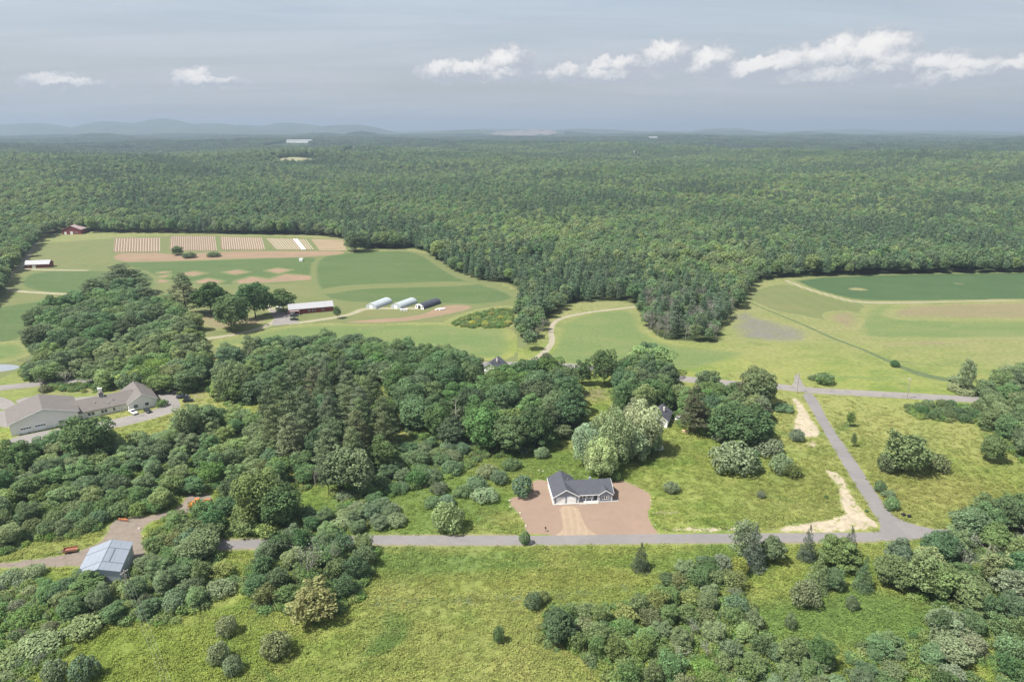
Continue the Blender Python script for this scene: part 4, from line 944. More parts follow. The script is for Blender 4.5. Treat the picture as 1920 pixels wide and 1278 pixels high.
 (S_, 1018, 1108, 3, 30, C_OLIVE, 'olive bush beside the dark bush left of the thicket'),
 (B, 1045, 1140, 1200, 66, C_DARK, 'large dark bush at the left end of the bottom thicket'),
 (S_, 935, 1172, 1205, 22, C_MID, 'small upright bush in the meadow left of the thicket'),
 (S_, 1485, 1148, 1178, 20, C_BLUE, 'small dark bush alone in the lower right grass'),
 (S_, 1600, 1118, 1142, 24, C_BLUE, 'small grey bush alone in the rank grass'),
 (B, 1545, 1200, 1252, 42, C_DARK, 'upright dark young tree near the bottom edge'),
 (B, 1488, 1198, 1250, 54, C_MID, 'two-toned young tree near the bottom edge'),
 (L, 1650, 1195, 5, 48, C_MID, 'leafy young tree at the bottom right of the grass'),
 (B, 1775, 1150, 6, 66, C_GREY, 'grey-brown bushy tree at the lower right wood'),
 (L, 1795, 1205, 6, 70, C_GREY, 'grey feathery tree at the bottom right'),
 (S_, 1625, 955, 0.9, 8, C_DARK, 'tiny weed clump by the sandy bank'),
]
for s in SINGLE: plant_px(*s)

# the largest of the stands' trees stand as individuals, the rest join the woodland mass
WOOD = []
room = {'tree': 300 - COUNT.get('broad', 0) - COUNT.get('loose', 0) - COUNT.get('young', 0), 'shrub': 300 - COUNT.get('shrub', 0)}
ind = []
for t in sorted(ZT, key=lambda t: -t[0]):
    kk = 'tree' if t[1] in ('broad', 'loose', 'young') else 'shrub' if t[1] == 'shrub' else None
    if kk and room[kk] <= 0: WOOD.append(t); continue
    if kk: room[kk] -= 1
    ind.append(t)
ORD = ['first', 'second', 'third', 'fourth', 'fifth', 'sixth', 'seventh', 'eighth', 'ninth', 'tenth', 'eleventh', 'twelfth', 'thirteenth', 'fourteenth', 'fifteenth', 'sixteenth', 'seventeenth', 'eighteenth', 'nineteenth', 'twentieth']
groups = {}
for t in ind: groups.setdefault(t[7], []).append(t)
for lab, ts in groups.items():
    ts.sort(key=lambda t: t[3]); n = len(ts); nrow = max(1, min(4, round(n / 8)))
    for r_ in range(nrow):
        row = sorted(ts[r_ * n // nrow:(r_ + 1) * n // nrow], key=lambda t: t[2] / t[3])
        rn = {1: [''], 2: ['front row', 'back row'], 3: ['front row', 'middle row', 'back row'], 4: ['front row', 'second row', 'third row', 'back row']}[nrow][r_]
        for k, t in enumerate(row):
            where = (ORD[k] if k < 20 else str(k + 1) + 'th') + ' from left' if len(row) > 1 else ''
            full = ', '.join(x for x in (lab, rn, where) if x)
            plant(*t[1:7], full, t[8])

# ------------------------------------------------------------------ buildings
SIDING = plain('blue_grey_siding', (0.26, 0.29, 0.345), 0.7, 0.06, 0.5)
TRIM = plain('white_trim', (0.80, 0.80, 0.80), 0.6, 0.05, 0.6)
SHINGLE = plain('slate_shingle', (0.066, 0.069, 0.083), 0.9, 0.16, 0.9)
GLASS = plain('window_glass', (0.025, 0.03, 0.038), 0.08, 0.1, 0.5, spec=0.6)
CONC = plain('concrete', (0.55, 0.52, 0.47), 0.9, 0.12, 0.7)
DOORD = plain('dark_door', (0.05, 0.055, 0.065), 0.5, 0.1)
BEIGE = plain('beige_clapboard', (0.76, 0.735, 0.70), 0.75, 0.06, 0.4)
TANROOF = plain('taupe_shingle', (0.140, 0.126, 0.118), 0.9, 0.12, 0.7)
WHITE = plain('white_paint', (0.82, 0.82, 0.82), 0.55, 0.06, 0.6)
METAL = plain('galvanised_sheet', (0.25, 0.277, 0.325), 0.45, 0.07, 0.35, metallic=0.15)
METALD = plain('grey_metal_wall', (0.36, 0.40, 0.45), 0.5, 0.08, 0.4)
GAPM = plain('roof_seam', (0.115, 0.13, 0.155), 0.6, 0.2, 1.5)
REDW = plain('barn_red_board', (0.205, 0.045, 0.042), 0.85, 0.16, 0.5)
TIN = plain('pale_tin_roof', (0.33, 0.33, 0.345), 0.45, 0.08, 0.4)
PINKTIN = plain('faded_red_tin', (0.36, 0.27, 0.27), 0.55, 0.12, 0.3)
POLY = plain('greenhouse_film', (0.36, 0.40, 0.42), 0.35, 0.1, 0.3)
BLACKF = plain('shade_cloth', (0.050, 0.055, 0.075), 0.7, 0.15, 0.4)
STEEL = plain('steel_frame', (0.35, 0.36, 0.37), 0.5, 0.1)
def window(par, x0, x1, z0, z1, y, axis='y', sgn=-1):
    """framed pane standing proud of a wall at y (facing -y) or at x when axis = 'x'"""
    fr = MB(); t = 0.10
    def bx(m, a0, a1, c0, c1, d0, d1):
        lo, hi = sorted((y + sgn * d0, y + sgn * d1))
        m.box(a0, a1, lo, hi, c0, c1) if axis == 'y' else m.box(lo, hi, a0, a1, c0, c1)
    bx(fr, x0 - t, x1 + t, z1, z1 + t, 0.003, 0.09); bx(fr, x0 - t, x1 + t, z0 - t, z0, 0.003, 0.09)
    bx(fr, x0 - t, x0, z0, z1, 0.003, 0.09); bx(fr, x1, x1 + t, z0, z1, 0.003, 0.09)
    xm = (x0 + x1) / 2; bx(fr, x0, x1, (z0 + z1) / 2 - .025, (z0 + z1) / 2 + .025, 0.05, 0.085)
    w = fr.build('window', TRIM, par)
    g = MB(); bx(g, x0, x1, z0, z1, 0.003, 0.045); g.build('pane', GLASS, w)
    return w
def gable_body(mb, x0, x1, y0, y1, eave, ridge, along='y'):
    if along == 'y': mb.prism([(x0, 0), (x1, 0), (x1, eave), ((x0 + x1) / 2, ridge), (x0, eave)], y0, y1, 'y')
    else: mb.prism([(y0, 0), (y1, 0), (y1, eave), ((y0 + y1) / 2, ridge), (y0, eave)], x0, x1, 'x')
def gable_roof(par, x0, x1, y0, y1, eave, ridge, along, mat, over=0.4, t=0.22, name='roof'):
    lift = 0.24
    if along == 'y':
        xm = (x0 + x1) / 2; sl = (ridge - eave) / (xm - x0); e = eave - over * sl + lift; r_ = ridge + lift
        a, b = y0 - over, y1 + over
        q1 = [(x0 - over, a, e), (xm, a, r_), (xm, b, r_), (x0 - over, b, e)]; q2 = [(xm, a, r_), (x1 + over, a, e), (x1 + over, b, e), (xm, b, r_)]
    else:
        ym = (y0 + y1) / 2; sl = (ridge - eave) / (ym - y0); e = eave - over * sl + lift; r_ = ridge + lift
        a, b = x0 - over, x1 + over
        q1 = [(a, y0 - over, e), (b, y0 - over, e), (b, ym, r_), (a, ym, r_)]; q2 = [(a, ym, r_), (b, ym, r_), (b, y1 + over, e), (a, y1 + over, e)]
    m_ = MB(); m_.slab(q1, t); m_.slab(q2, t)
    return m_.build(name, mat, par)
def rake(par, x0, x1, y, eave, ridge, over=0.4, w=0.28, mat=None, name='rake_trim'):
    """white boards along a front gable"""
    xm = (x0 + x1) / 2; sl = (ridge - eave) / (xm - x0); e = eave - over * sl + .24
    m_ = MB()
    for s in (-1, 1):
        xe = xm + s * (xm - x0 + over)
        m_.poly([(xe, y - .06, e + .03), (xm, y - .06, ridge + .27), (xm, y - .06, ridge + .27 - w), (xe, y - .06, e - w), (xe, y, e + .03), (xm, y, ridge + .27), (xm, y, ridge + .27 - w), (xe, y, e - w)],
                [(0, 1, 2, 3), (7, 6, 5, 4), (0, 4, 5, 1), (2, 6, 7, 3), (0, 3, 7, 4), (1, 5, 6, 2)])
    return m_.build(name, mat or TRIM, par)

# --- the new house
h = empty('house', (14.0, 201.7, 0.32), math.radians(5.2))
tag(h, 'new grey-blue ranch house with slate roof and two-car garage on bare dirt', 'house')
m_ = MB(); m_.box(-0.25, 8.45, -0.25, 13.3, -.30, .12); m_.box(8.45, 20.3, 0.2, 10.8, -.30, .12); m_.build('foundation', CONC, h)
m_ = MB(); gable_body(m_, 0, 8.2, 0, 13.0, 2.75, 5.15, 'y'); m_.build('wall', SIDING, h)
m_ = MB(); gable_body(m_, 8.2, 20.0, 1.6, 10.6, 2.75, 5.1, 'x'); m_.build('wall', SIDING, h)
m_ = MB(); gable_body(m_, 15.3, 19.7, 0.3, 3.5, 2.75, 4.15, 'y'); m_.build('wall', SIDING, h)
gable_roof(h, 0, 8.2, 0, 13.0, 2.75, 5.15, 'y', SHINGLE, .45)
m_ = MB()
m_.slab([(4.1, 0.5, 2.72), (20.45, 0.5, 2.72), (20.45, 6.1, 5.33), (4.1, 6.1, 5.33)], .2); m_.slab([(4.1, 6.1, 5.33), (20.45, 6.1, 5.33), (20.45, 11.05, 2.75), (4.1, 11.05, 2.75)], .2)
m_.build('roof', SHINGLE, h)
m_ = MB(); m_.slab([(14.85, -0.1, 2.70), (17.5, -0.1, 4.40), (17.5, 4.2, 4.40), (14.85, 1.6, 2.70)], .18); m_.slab([(17.5, -0.1, 4.40), (20.15, -0.1, 2.70), (20.15, 1.6, 2.70), (17.5, 4.2, 4.40)], .18)
m_.build('roof', SHINGLE, h)
rake(h, 0, 8.2, -.45, 2.75, 5.15, .45); rake(h, 15.3, 19.7, -.11, 2.75, 4.15, .45)
m_ = MB(); m_.box(20.455, 20.53, 0.5, 0.7, 2.5, 2.75); m_.slab([(20.455, .5, 2.76), (20.52, .5, 2.76), (20.52, 6.1, 5.37), (20.455, 6.1, 5.37)], .25); m_.slab([(20.455, 6.1, 5.37), (20.52, 6.1, 5.37), (20.52, 11.05, 2.79), (20.455, 11.05, 2.79)], .25); m_.build('rake_trim', TRIM, h)
m_ = MB(); m_.box(-.56, -.453, -.45, 13.4, 2.42, 2.62); m_.build('gutter', TRIM, h)
m_ = MB(); m_.box(8.3, 14.9, .38, .497, 2.5, 2.66); m_.build('gutter', TRIM, h)
for cx_ in (0.0, 8.2):
    m_ = MB(); m_.box(cx_ - .13, cx_ + .13, -.03, -.002, .12, 2.6); m_.build('corner_board', TRIM, h)
for cx_ in (15.3, 19.7):
    m_ = MB(); m_.box(cx_ - .12, cx_ + .12, .27, .298, .12, 2.6); m_.build('corner_board', TRIM, h)
for gx in (0.95, 4.6):
    d = MB(); d.box(gx, gx + 2.7, -.05, -.003, .12, 2.35); do = d.build('garage_door', WHITE, h)
    for r_ in range(4):
        for c_ in range(4):
            q = MB(); q.box(gx + .1 + c_ * .65, gx + .65 + c_ * .65, -.075, -.052, .22 + r_ * .54, .62 + r_ * .54); q.build('panel', TRIM, do)
    q = MB(); q.box(gx - .16, gx - .003, -.07, -.003, .12, 2.5); q.box(gx + 2.703, gx + 2.86, -.07, -.003, .12, 2.5); q.box(gx - .16, gx + 2.86, -.07, -.003, 2.503, 2.66); q.build('frame', TRIM, do)
for (a, b) in ((9.0, 9.95), (10.15, 11.1), (11.7, 12.5), (12.65, 13.45)): window(h, a, b, .75, 2.15, 1.6)
for (a, b) in ((16.4, 16.95), (17.2, 17.8), (18.05, 18.6)): window(h, a, b, .95, 2.15, .3)
m_ = MB(); m_.box(14.0, 14.95, 1.53, 1.597, .12, 2.2); fd = m_.build('front_door', DOORD, h)
m_ = MB(); m_.box(14.78, 14.86, 1.48, 1.528, 1.05, 1.15); m_.build('handle', STEEL, fd)
m_ = MB(); m_.box(8.5, 15.1, -.1, 1.55, .125, .16); m_.box(8.5, 15.1, -.5, -.1, -.3, .02); m_.build('porch_slab', CONC, h)
for px_ in (8.75, 10.9, 13.0, 15.0):
    m_ = MB(); m_.box(px_ - .09, px_ + .09, .62, .8, .16, 2.52); m_.build('porch_post', TRIM, h)
window(h, 3.0, 4.2, .9, 2.1, 0.0, 'x'); window(h, 8.5, 9.6, .9, 2.1, 0.0, 'x')
window(h, 4.5, 5.6, .9, 2.1, 20.0, 'x', 1)
m_ = MB(); m_.box(20.2, 22.0, .3, 1.4, -.3, -.1); m_.build('step', CONC, h)
m_ = MB(); m_.tube((6, 8.5, 4.2), (6, 8.5, 5.0), .08, .08); m_.build('vent_pipe', STEEL, h)
m_ = MB(); m_.box(13.2, 13.9, 7.2, 7.8, 4.6, 5.5); m_.build('chimney', SIDING, h)
# --- the long tan-roofed building
lx, ly = G(22, 818); b = empty('long_building', (lx, ly, 0.0), math.radians(37.5))
tag(b, 'long beige building with taupe roofs and garage doors beside its parking lot', 'building')
m_ = MB(); gable_body(m_, 0, 24, 0, 20, 5.2, 9.0, 'y'); m_.build('wall', BEIGE, b)
m_ = MB(); gable_body(m_, 24, 43, 2.5, 17, 3.2, 6.4, 'x'); m_.build('wall', BEIGE, b)
m_ = MB(); gable_body(m_, 43, 54.5, -.5, 19, 3.6, 6.9, 'y'); m_.build('wall', BEIGE, b)
gable_roof(b, 0, 24, 0, 20, 5.2, 9.0, 'y', TANROOF, .7)
gable_roof(b, 20, 46, 2.5, 17, 3.2, 6.4, 'x', TANROOF, .6)
gable_roof(b, 43, 54.5, -.5, 19, 3.6, 6.9, 'y', TANROOF, .6)
rake(b, 0, 24, -.7, 5.2, 9.0, .7, .35); rake(b, 43, 54.5, -1.1, 3.6, 6.9, .6, .3)
for gx in (3.2, 8.2):
    d = MB(); d.box(gx, gx + 3.9, -.06, -.003, 0, 3.3); do = d.build('garage_door', WHITE, b)
    for c_ in range(4):
        q = MB(); q.box(gx + .2 + c_ * .93, gx + .95 + c_ * .93, -.09, -.063, 1.9, 2.5); q.build('pane', GLASS, do)
m_ = MB(); m_.box(14.5, 15.6, -.06, -.003, 0, 2.2); m_.build('door', WHITE, b)
for (a, c_) in ((16.6, 18.2), (19.8, 21.4)): window(b, a, c_, 1.2, 2.4, 0.0)
for (a, c_) in ((27.5, 28.6), (28.9, 30.0), (32.6, 33.6), (33.9, 34.9), (37.2, 38.0)): window(b, a, c_, 1.0, 2.3, 2.5)
for (a, c_) in ((45, 46.6), (49.5, 51.0)): window(b, a, c_, 1.2, 2.6, -.5)
m_ = MB(); m_.box(47.4, 48.5, -.56, -.503, 0, 2.2); m_.build('door', WHITE, b)
m_ = MB()
for px_ in (38.9, 40.0, 41.1, 42.2): m_.box(px_ - .1, px_ + .1, 2.0, 2.2, 0, 2.9)
m_.build('porch_posts', TRIM, b)
c0 = MB(); c0.box(33.2, 35.2, 8.9, 10.7, 6.0, 7.6); cu = c0.build('cupola', WHITE, b)
q = MB(); q.prism([(32.9, 7.6), (35.5, 7.6), (34.2, 8.5)], 8.6, 11.0, 'y'); q.build('cupola_roof', TANROOF, cu)
for k in range(2):
    q = MB(); q.box(33.4 + k * .9, 34.1 + k * .9, 8.82, 8.897, 6.5, 7.3); q.build('louver', DOORD, cu)
for (vx, vy, vz) in ((31, 6, 4.9), (38, 5.6, 4.8), (36, 4.2, 4.1)):
    q = MB(); q.tube((vx, vy, vz - .6), (vx, vy, vz + .7), .22, .22, 8); q.build('roof_vent', STEEL, b)
# --- grey metal shed
s_ = empty('metal_shed', (-117.6, 156.8, 0.0), math.radians(15.5))
tag(s_, 'grey metal shed with low gabled sheet roof among trees by the gravel yard', 'shed')
m_ = MB(); m_.prism([(0, 0), (10.6, 0), (10.6, 4.6), (5.6, 6.3), (0, 4.6)], 0, 14, 'y'); m_.build('wall', METALD, s_)
e0, r0 = 4.75, 6.45
for j, (y0, y1) in enumerate(((-.3, 3.4), (3.55, 10.2), (10.35, 14.3))):
    cols = [(0, 1)] if j != 1 else [(0, .5), (.51, 1)]
    for (sx0, sx1, zz0, zz1) in ((-.3, 5.6, e0 - .09, r0), (10.9, 5.6, e0 - .09, r0)):
        nn_ = 4
        for k in range(nn_):
            t0 = k / nn_; t1 = (k + 1) / nn_ - .004
            xa, xb = sx0 + (sx1 - sx0) * t0, sx0 + (sx1 - sx0) * t1; za, zb = zz0 + (zz1 - zz0) * t0, zz0 + (zz1 - zz0) * t1
            q = MB(); q.slab([(xa, y0, za), (xb, y0, zb), (xb, y1, zb), (xa, y1, za)], .07); q.build('roof_panel', METAL, s_)
for yy in (3.47, 10.27):
    q = MB(); q.slab([(-.3, yy - .13, e0 - .05), (5.6, yy - .13, r0 + .04), (5.6, yy + .13, r0 + .04), (-.3, yy + .13, e0 - .05)], .03); q.slab([(5.6, yy - .13, r0 + .04), (10.9, yy - .13, e0 - .05), (10.9, yy + .13, e0 - .05), (5.6, yy + .13, r0 + .04)], .03); q.build('seam_strip', GAPM, s_)
q = MB(); q.slab([(7.3, 3.6, 5.95), (7.55, 3.6, 5.87), (7.55, 10.15, 5.87), (7.3, 10.15, 5.95)], .03); q.build('seam_strip', GAPM, s_)
q = MB(); q.slab([(5.45, -.3, 6.50), (5.75, -.3, 6.50), (5.75, 14.3, 6.50), (5.45, 14.3, 6.50)], .05); q.build('ridge_cap', METAL, s_)
q = MB(); q.box(3.4, 7.4, -.06, -.003, 0, 3.6); q.build('sliding_door', METAL, s_)
window(s_, 2.0, 3.2, 1.2, 2.2, 10.6, 'x', 1); window(s_, 8.2, 9.4, 1.4, 2.4, 10.6, 'x', 1)
# --- red farm barns
def barn(name, loc, rz, w, d, eave, ridge, along, roofm, label, doors=(), wins=(), cat='barn'):
    o = empty(name, loc, rz); tag(o, label, cat)
    m_ = MB(); gable_body(m_, 0, w, 0, d, eave, ridge, along); m_.build('wall', REDW, o)
    gable_roof(o, 0, w, 0, d, eave, ridge, along, roofm, .5)
    for (a, c_, z1) in doors:
        q = MB(); q.box(a, c_, -.08, -.003, 0, z1); q.build('door', WHITE, o)
    for (a, c_, z0, z1) in wins: window(o, a, c_, z0, z1, 0.0)
    return o
rb = barn('farm_barn', (-150.5, 446.3, 0.0), math.radians(21), 29, 9, 3.6, 6.2, 'x', TIN, 'long red farm barn with pale metal roof beside the greenhouses', ((1.0, 3.4, 2.6),), ((12.5, 13.6, 1.2, 2.4), (15.2, 17.2, 1.2, 2.4), (21.5, 22.8, 1.2, 2.4)))
m_ = MB(); m_.box(0.2, 6.5, -2.6, -.1, 2.7, 2.85); m_.build('lean_to_roof', PINKTIN, rb)
for px_ in (.4, 3.3, 6.3):
    q = MB(); q.box(px_ - .08, px_ + .08, -2.5, -2.34, 0, 2.7); q.build('post', TRIM, rb)
barn('red_barn', (*G(47, 503), 0.0), math.radians(10), 20, 9, 3.4, 6.2, 'x', TIN, 'small red barn with white roof beside the far left farm track', ((6.0, 9.0, 2.8),), ((2, 3, 1.2, 2.2),))
barn('red_barn', (*G(117, 440), 0.0), math.radians(8), 21, 16, 5.6, 10.2, 'y', PINKTIN, 'red gabled barn with pinkish roof at the forest edge', ((2.5, 5, 3.2), (9, 12, 3.6)), ((15, 17, 1.5, 3),))
# --- greenhouses
def hoop(loc, rz, w, d, hgt_, film, label, rib=True, endm=None):
    o = empty('greenhouse', loc, rz); tag(o, label, 'greenhouse', 'greenhouses on the farm')
    n = 12; prof = [(w / 2 - math.cos(math.pi * i / n) * w / 2, (math.sin(math.pi * i / n) ** 0.8) * hgt_) for i in range(n + 1)]
    for (i0, i1, nm) in ((0, 4, 'side_film'), (4, 9, 'roof_film'), (9, 13, 'side_film')):
        m_ = MB(); pp = prof[i0:i1 + 1] if i1 < 13 else prof[i0:]
        k = len(pp); pts = [(p[0], 0, p[1]) for p in pp] + [(p[0], d, p[1]) for p in pp] + [(p[0], 0, p[1] - .03) for p in pp] + [(p[0], d, p[1] - .03) for p in pp]
        m_.poly(pts, [(i, i + 1, k + i + 1, k + i) for i in range(k - 1)] + [(2 * k + i, 3 * k + i, 3 * k + i + 1, 2 * k + i + 1) for i in range(k - 1)])
        m_.build(nm, film, o)
    for yy in (-.05, d + .05):
        m_ = MB(); m_.prism([(p[0] * .99 + w * .005, p[1] * .985) for p in prof], yy - .03, yy + .03, 'y'); e_ = m_.build('end_wall', endm or POLY, o)
        q = MB(); sg = -.06 if yy < 0 else .06; lo, hi = sorted((yy + sg, yy + sg * .55)); q.box(w / 2 - 1.2, w / 2 + 1.2, lo, hi, 0, 2.4); q.build('door', GLASS if endm else WHITE, e_)
        if endm:
            for wx in (w * .18, w * .82): q = MB(); q.box(wx - .6, wx + .6, lo, hi, 1.0, 2.0); q.build('vent', GLASS, e_)
    if rib:
        for k in range(6):
            m_ = MB(); yy = d * k / 5
            for i in range(n): m_.tube((prof[i][0], yy, prof[i][1] + .03), (prof[i + 1][0], yy, prof[i + 1][1] + .03), .06, .06, 4)
            m_.build('hoop', STEEL, o)
    return o
gx0, gy0 = G(686, 577); hoop((gx0, gy0, 0.0), math.radians(-24), 9, 20, 3.6, POLY, 'left translucent greenhouse of the two pale ones')
gx0, gy0 = G(733, 577); hoop((gx0, gy0, 0.0), math.radians(-27), 8.6, 20, 3.6, POLY, 'right translucent greenhouse of the two pale ones')
gx0, gy0 = G(778, 577.5); hoop((gx0, gy0, 0.0), math.radians(-31), 8, 20, 3.6, BLACKF, 'black-covered hoop house with a white end wall', False, WHITE)
# --- half-hidden houses
def cottage(name, x, y, rz, w, d, ev, rg_, wallm, roofm, label):
    X, Y = G(x, y); o = empty(name, (X, Y, 0.0), math.radians(rz)); tag(o, label, 'house')
    m_ = MB(); gable_body(m_, 0, w, 0, d, ev, rg_, 'y'); m_.build('wall', wallm, o); gable_roof(o, 0, w, 0, d, ev, rg_, 'y', roofm, .4)
    rake(o, 0, w, -.4, ev, rg_, .4, .25)
    window(o, w * .25, w * .25 + 1, 1, 2.2, 0.0); window(o, w * .65, w * .65 + 1, 1, 2.2, 0.0)
    q = MB(); q.box(w * .47, w * .47 + .9, -.06, -.003, 0, 2.1); q.build('door', DOORD, o)
    q = MB(); q.box(w * .62, w * .62 + .7, d * .5, d * .5 + .7, rg_ - 1, rg_ + .9); q.build('chimney', CONC, o)
cottage('cottage', 1215, 797, -22, 8, 11, 3.2, 6.0, WHITE, SHINGLE, 'cottage with grey roof half hidden behind the silvery willows')
cottage('roadside_house', 903, 706, -20, 9, 12, 4.4, 7.6, WHITE, SHINGLE, 'white roadside house half hidden behind the dark wood')
X, Y = G(1217, 848); o = empty('camper_trailer', (X, Y, .02), math.radians(12)); tag(o, 'white camper trailer parked under the right end of the willows', 'camper')
m_ = MB(); m_.prism([(0, .55), (.1, 2.3), (.5, 2.75), (5.2, 2.75), (5.7, 2.3), (5.8, .9), (5.3, .55)], 0, 2.3, 'y'); m_.build('body', WHITE, o)
window(o, 1.0, 2.2, 1.4, 2.1, 0.0); window(o, 3.6, 4.8, 1.4, 2.1, 0.0)
for wx in (2.2, 3.2): m_ = MB(); m_.tube((wx, -.02, .38), (wx, .25, .38), .34, .34, 12); m_.build('wheel', BLACKF, o)
m_ = MB(); m_.box(5.3, 6.8, 1.05, 1.2, .45, .55); m_.build('hitch', STEEL, o)
# --- far buildings above the canopy
def far_building(x, y, D, w, d, hh, label, cat='building', pieces=1, rise=0.0, name='white_building'):
    a = (x - CX) / F; X, Y = a * D, D
    z = float(hgt(X, Y)); o = empty({'house': 'white_house', 'tower': 'tower_block'}.get(cat, name), (X, Y, z)); tag(o, label, cat)
    for k in range(pieces):
        ww = w / pieces; m_ = MB(); m_.prism([(-d / 2, 0), (d / 2, 0), (d / 2, hh * .8 + rise), (0, hh + rise), (-d / 2, hh * .8 + rise)], -w / 2 + ww * k, -w / 2 + ww * (k + .96), 'x'); m_.build('block', WHITE, o)
        q = MB(); q.slab([(-w / 2 + ww * k, -d / 2 - .5, hh * .8 + rise + .1), (-w / 2 + ww * (k + .96), -d / 2 - .5, hh * .8 + rise + .1), (-w / 2 + ww * (k + .96), 0, hh + rise + .25), (-w / 2 + ww * k, 0, hh + rise + .25)], .2); q.build('roof', TIN, o)
    return o
FARCLEAR = []
def clear(x, D, rx, ry, back=0): FARCLEAR.append(((x - CX) / F * D, D - back, rx, ry))
far_building(578, 283, 4250, 150, 40, 18, 'long white industrial building far off in the left woods', pieces=3); clear(578, 4250, 110, 300, 230)
far_building(675, 305, 2900, 9, 9, 12, 'white roof far off in the left woods', 'house'); clear(675, 2900, 14, 120, 100)
for (x, D, w, lab) in ((1197, 2350, 8, 'left tiny white house in the middle woods'), (1254, 2500, 9, 'second tiny white house in the middle woods'), (1288, 2430, 7, 'third tiny white house in the middle woods'), (1180, 2900, 7, 'tiny white house beyond the middle woods houses')):
    far_building(x, 0, D, w, 9, 10, lab, 'house', rise=4); clear(x, D, 11, 110, 95)
far_building(1212, 272, 5550, 80, 30, 10, 'pale low building on the far right-of-centre plain', pieces=2); clear(1212, 5550, 80, 400, 300)
far_building(1265, 268, 6300, 14, 14, 34, 'white tower block on the far plain', 'tower'); clear(1265, 6300, 25, 400, 300)
far_building(1915, 279, 4600, 70, 40, 18, 'white flat building at the far right edge of the woods'); clear(1915, 4600, 60, 350, 260)
clear(570, 2160, 60, 60, 0); clear(603, 2330, 55, 50, 0)
# pale clearings far off, on the rises
for (x, D, rx, ry) in ((568, 2150, 62, 58), (604, 2330, 52, 42)):
    xc = (x - CX) / F * D; g_ = []
    uu = np.linspace(0, 2 * math.pi, 30, endpoint=False)
    vs = [(xc, D, float(hgt(xc, D)) + .6)]; fs = []
    for rr in (0.33, 0.66, 1.0):
        for t_ in uu:
            k_ = rr * (1 + .12 * math.sin(3 * t_ + 1)); xx, yy = xc + math.cos(t_) * rx * k_, D + math.sin(t_) * ry * k_
            vs.append((xx, yy, float(hgt(xx, yy)) + .6))
    for i in range(30): fs.append((0, 1 + i, 1 + (i + 1) % 30))
    for r_ in range(2):
        for i in range(30): a0 = 1 + r_ * 30; fs.append((a0 + i, a0 + 30 + i, a0 + 30 + (i + 1) % 30, a0 + (i + 1) % 30))
    me = bpy.data.meshes.new('pasture'); me.from_pydata(vs, [], fs); me.materials.append(plain('far_pasture', (0.22, 0.21, 0.12), 0.95, .15, .02)); me.update()
    tag(mesh_obj('pasture', me), kind='structure')
# gravel pit on the horizon
D = 8900; xc = (980 - CX) / F * D; vs, fs = [], []
nx_, ny_ = 40, 8
for j in range(ny_):
    for i in range(nx_):
        xx = xc + (i / (nx_ - 1) - .5) * 760 + 40 * math.sin(j * 2.1); yy = D - 350 + j * 90 + 40 * math.sin(i * .7)
        vs.append((xx, yy, float(hgt(xx, yy)) + 16 + 6 * math.sin(i * 1.3) * math.sin(j)))
for j in range(ny_ - 1):
    for i in range(nx_ - 1): fs.append((j * nx_ + i, j * nx_ + i + 1, (j + 1) * nx_ + i + 1, (j + 1) * nx_ + i))
me = bpy.data.meshes.new('gravel_pit'); me.from_pydata(vs, [], fs); me.materials.append(plain('pit_gravel', (0.17, 0.15, 0.14), .95, .35, .01)); me.update()
tag(mesh_obj('gravel_pit', me), kind='structure')
# --- crop rows on the striped plots
ROWM = [plain('row_crop_dark', (0.205, 0.145, 0.10), .95, .2, .6), plain('row_crop_green', (0.12, 0.15, 0.06), .95, .25, .6), plain('row_cover_pale', (0.33, 0.28, 0.21), .8, .1, .6), plain('row_cover_white', (0.5, 0.5, 0.5), .7, .06, .6)]
def quad_lerp(p, u, v):
    a = p[0] * (1 - u) + p[1] * u; b_ = p[3] * (1 - u) + p[2] * u; return a * (1 - v) + b_ * v
for i, px in enumerate(plots[:4]):
    p = np.array([G(x, y) for x, y in px]); nrow = (17, 21, 19, 16)[i]
    for k in range(nrow):
        u = (k + .5) / nrow; a = quad_lerp(p, u, .03 + .01 * R.random()); c_ = quad_lerp(p, u, .97 - .02 * R.random())
        wd = np.linalg.norm(p[1] - p[0]) / nrow
        kind_ = 0 if i < 3 else (1 if k % 2 else 0)
        if i == 3 and k in (11, 12): kind_ = 3
        d_ = c_ - a; ln = np.linalg.norm(d_); m_ = MB(); hw = wd * (.22 if kind_ != 3 else .4)
        m_.prism([(-hw, 0), (-hw * .6, .38), (hw * .6, .38), (hw, 0)], 0, ln, 'y')
        o = m_.build('crop_row', ROWM[kind_], plot_objs[i]); o.location = (a[0], a[1], .004 * LAYER[0] + .05); o.rotation_euler = (0, 0, math.atan2(d_[1], d_[0]) - math.pi / 2)
        q = MB(); q.prism([(-hw * .8, 0), (-hw * .5, .16), (hw * .5, .16), (hw * .8, 0)], 0, ln * .995, 'y')
        o2 = q.build('mulch_strip', ROWM[2], plot_objs[i]); o2.location = (a[0] + wd * .5, a[1], .004 * LAYER[0] + .05); o2.rotation_euler = o.rotation_euler
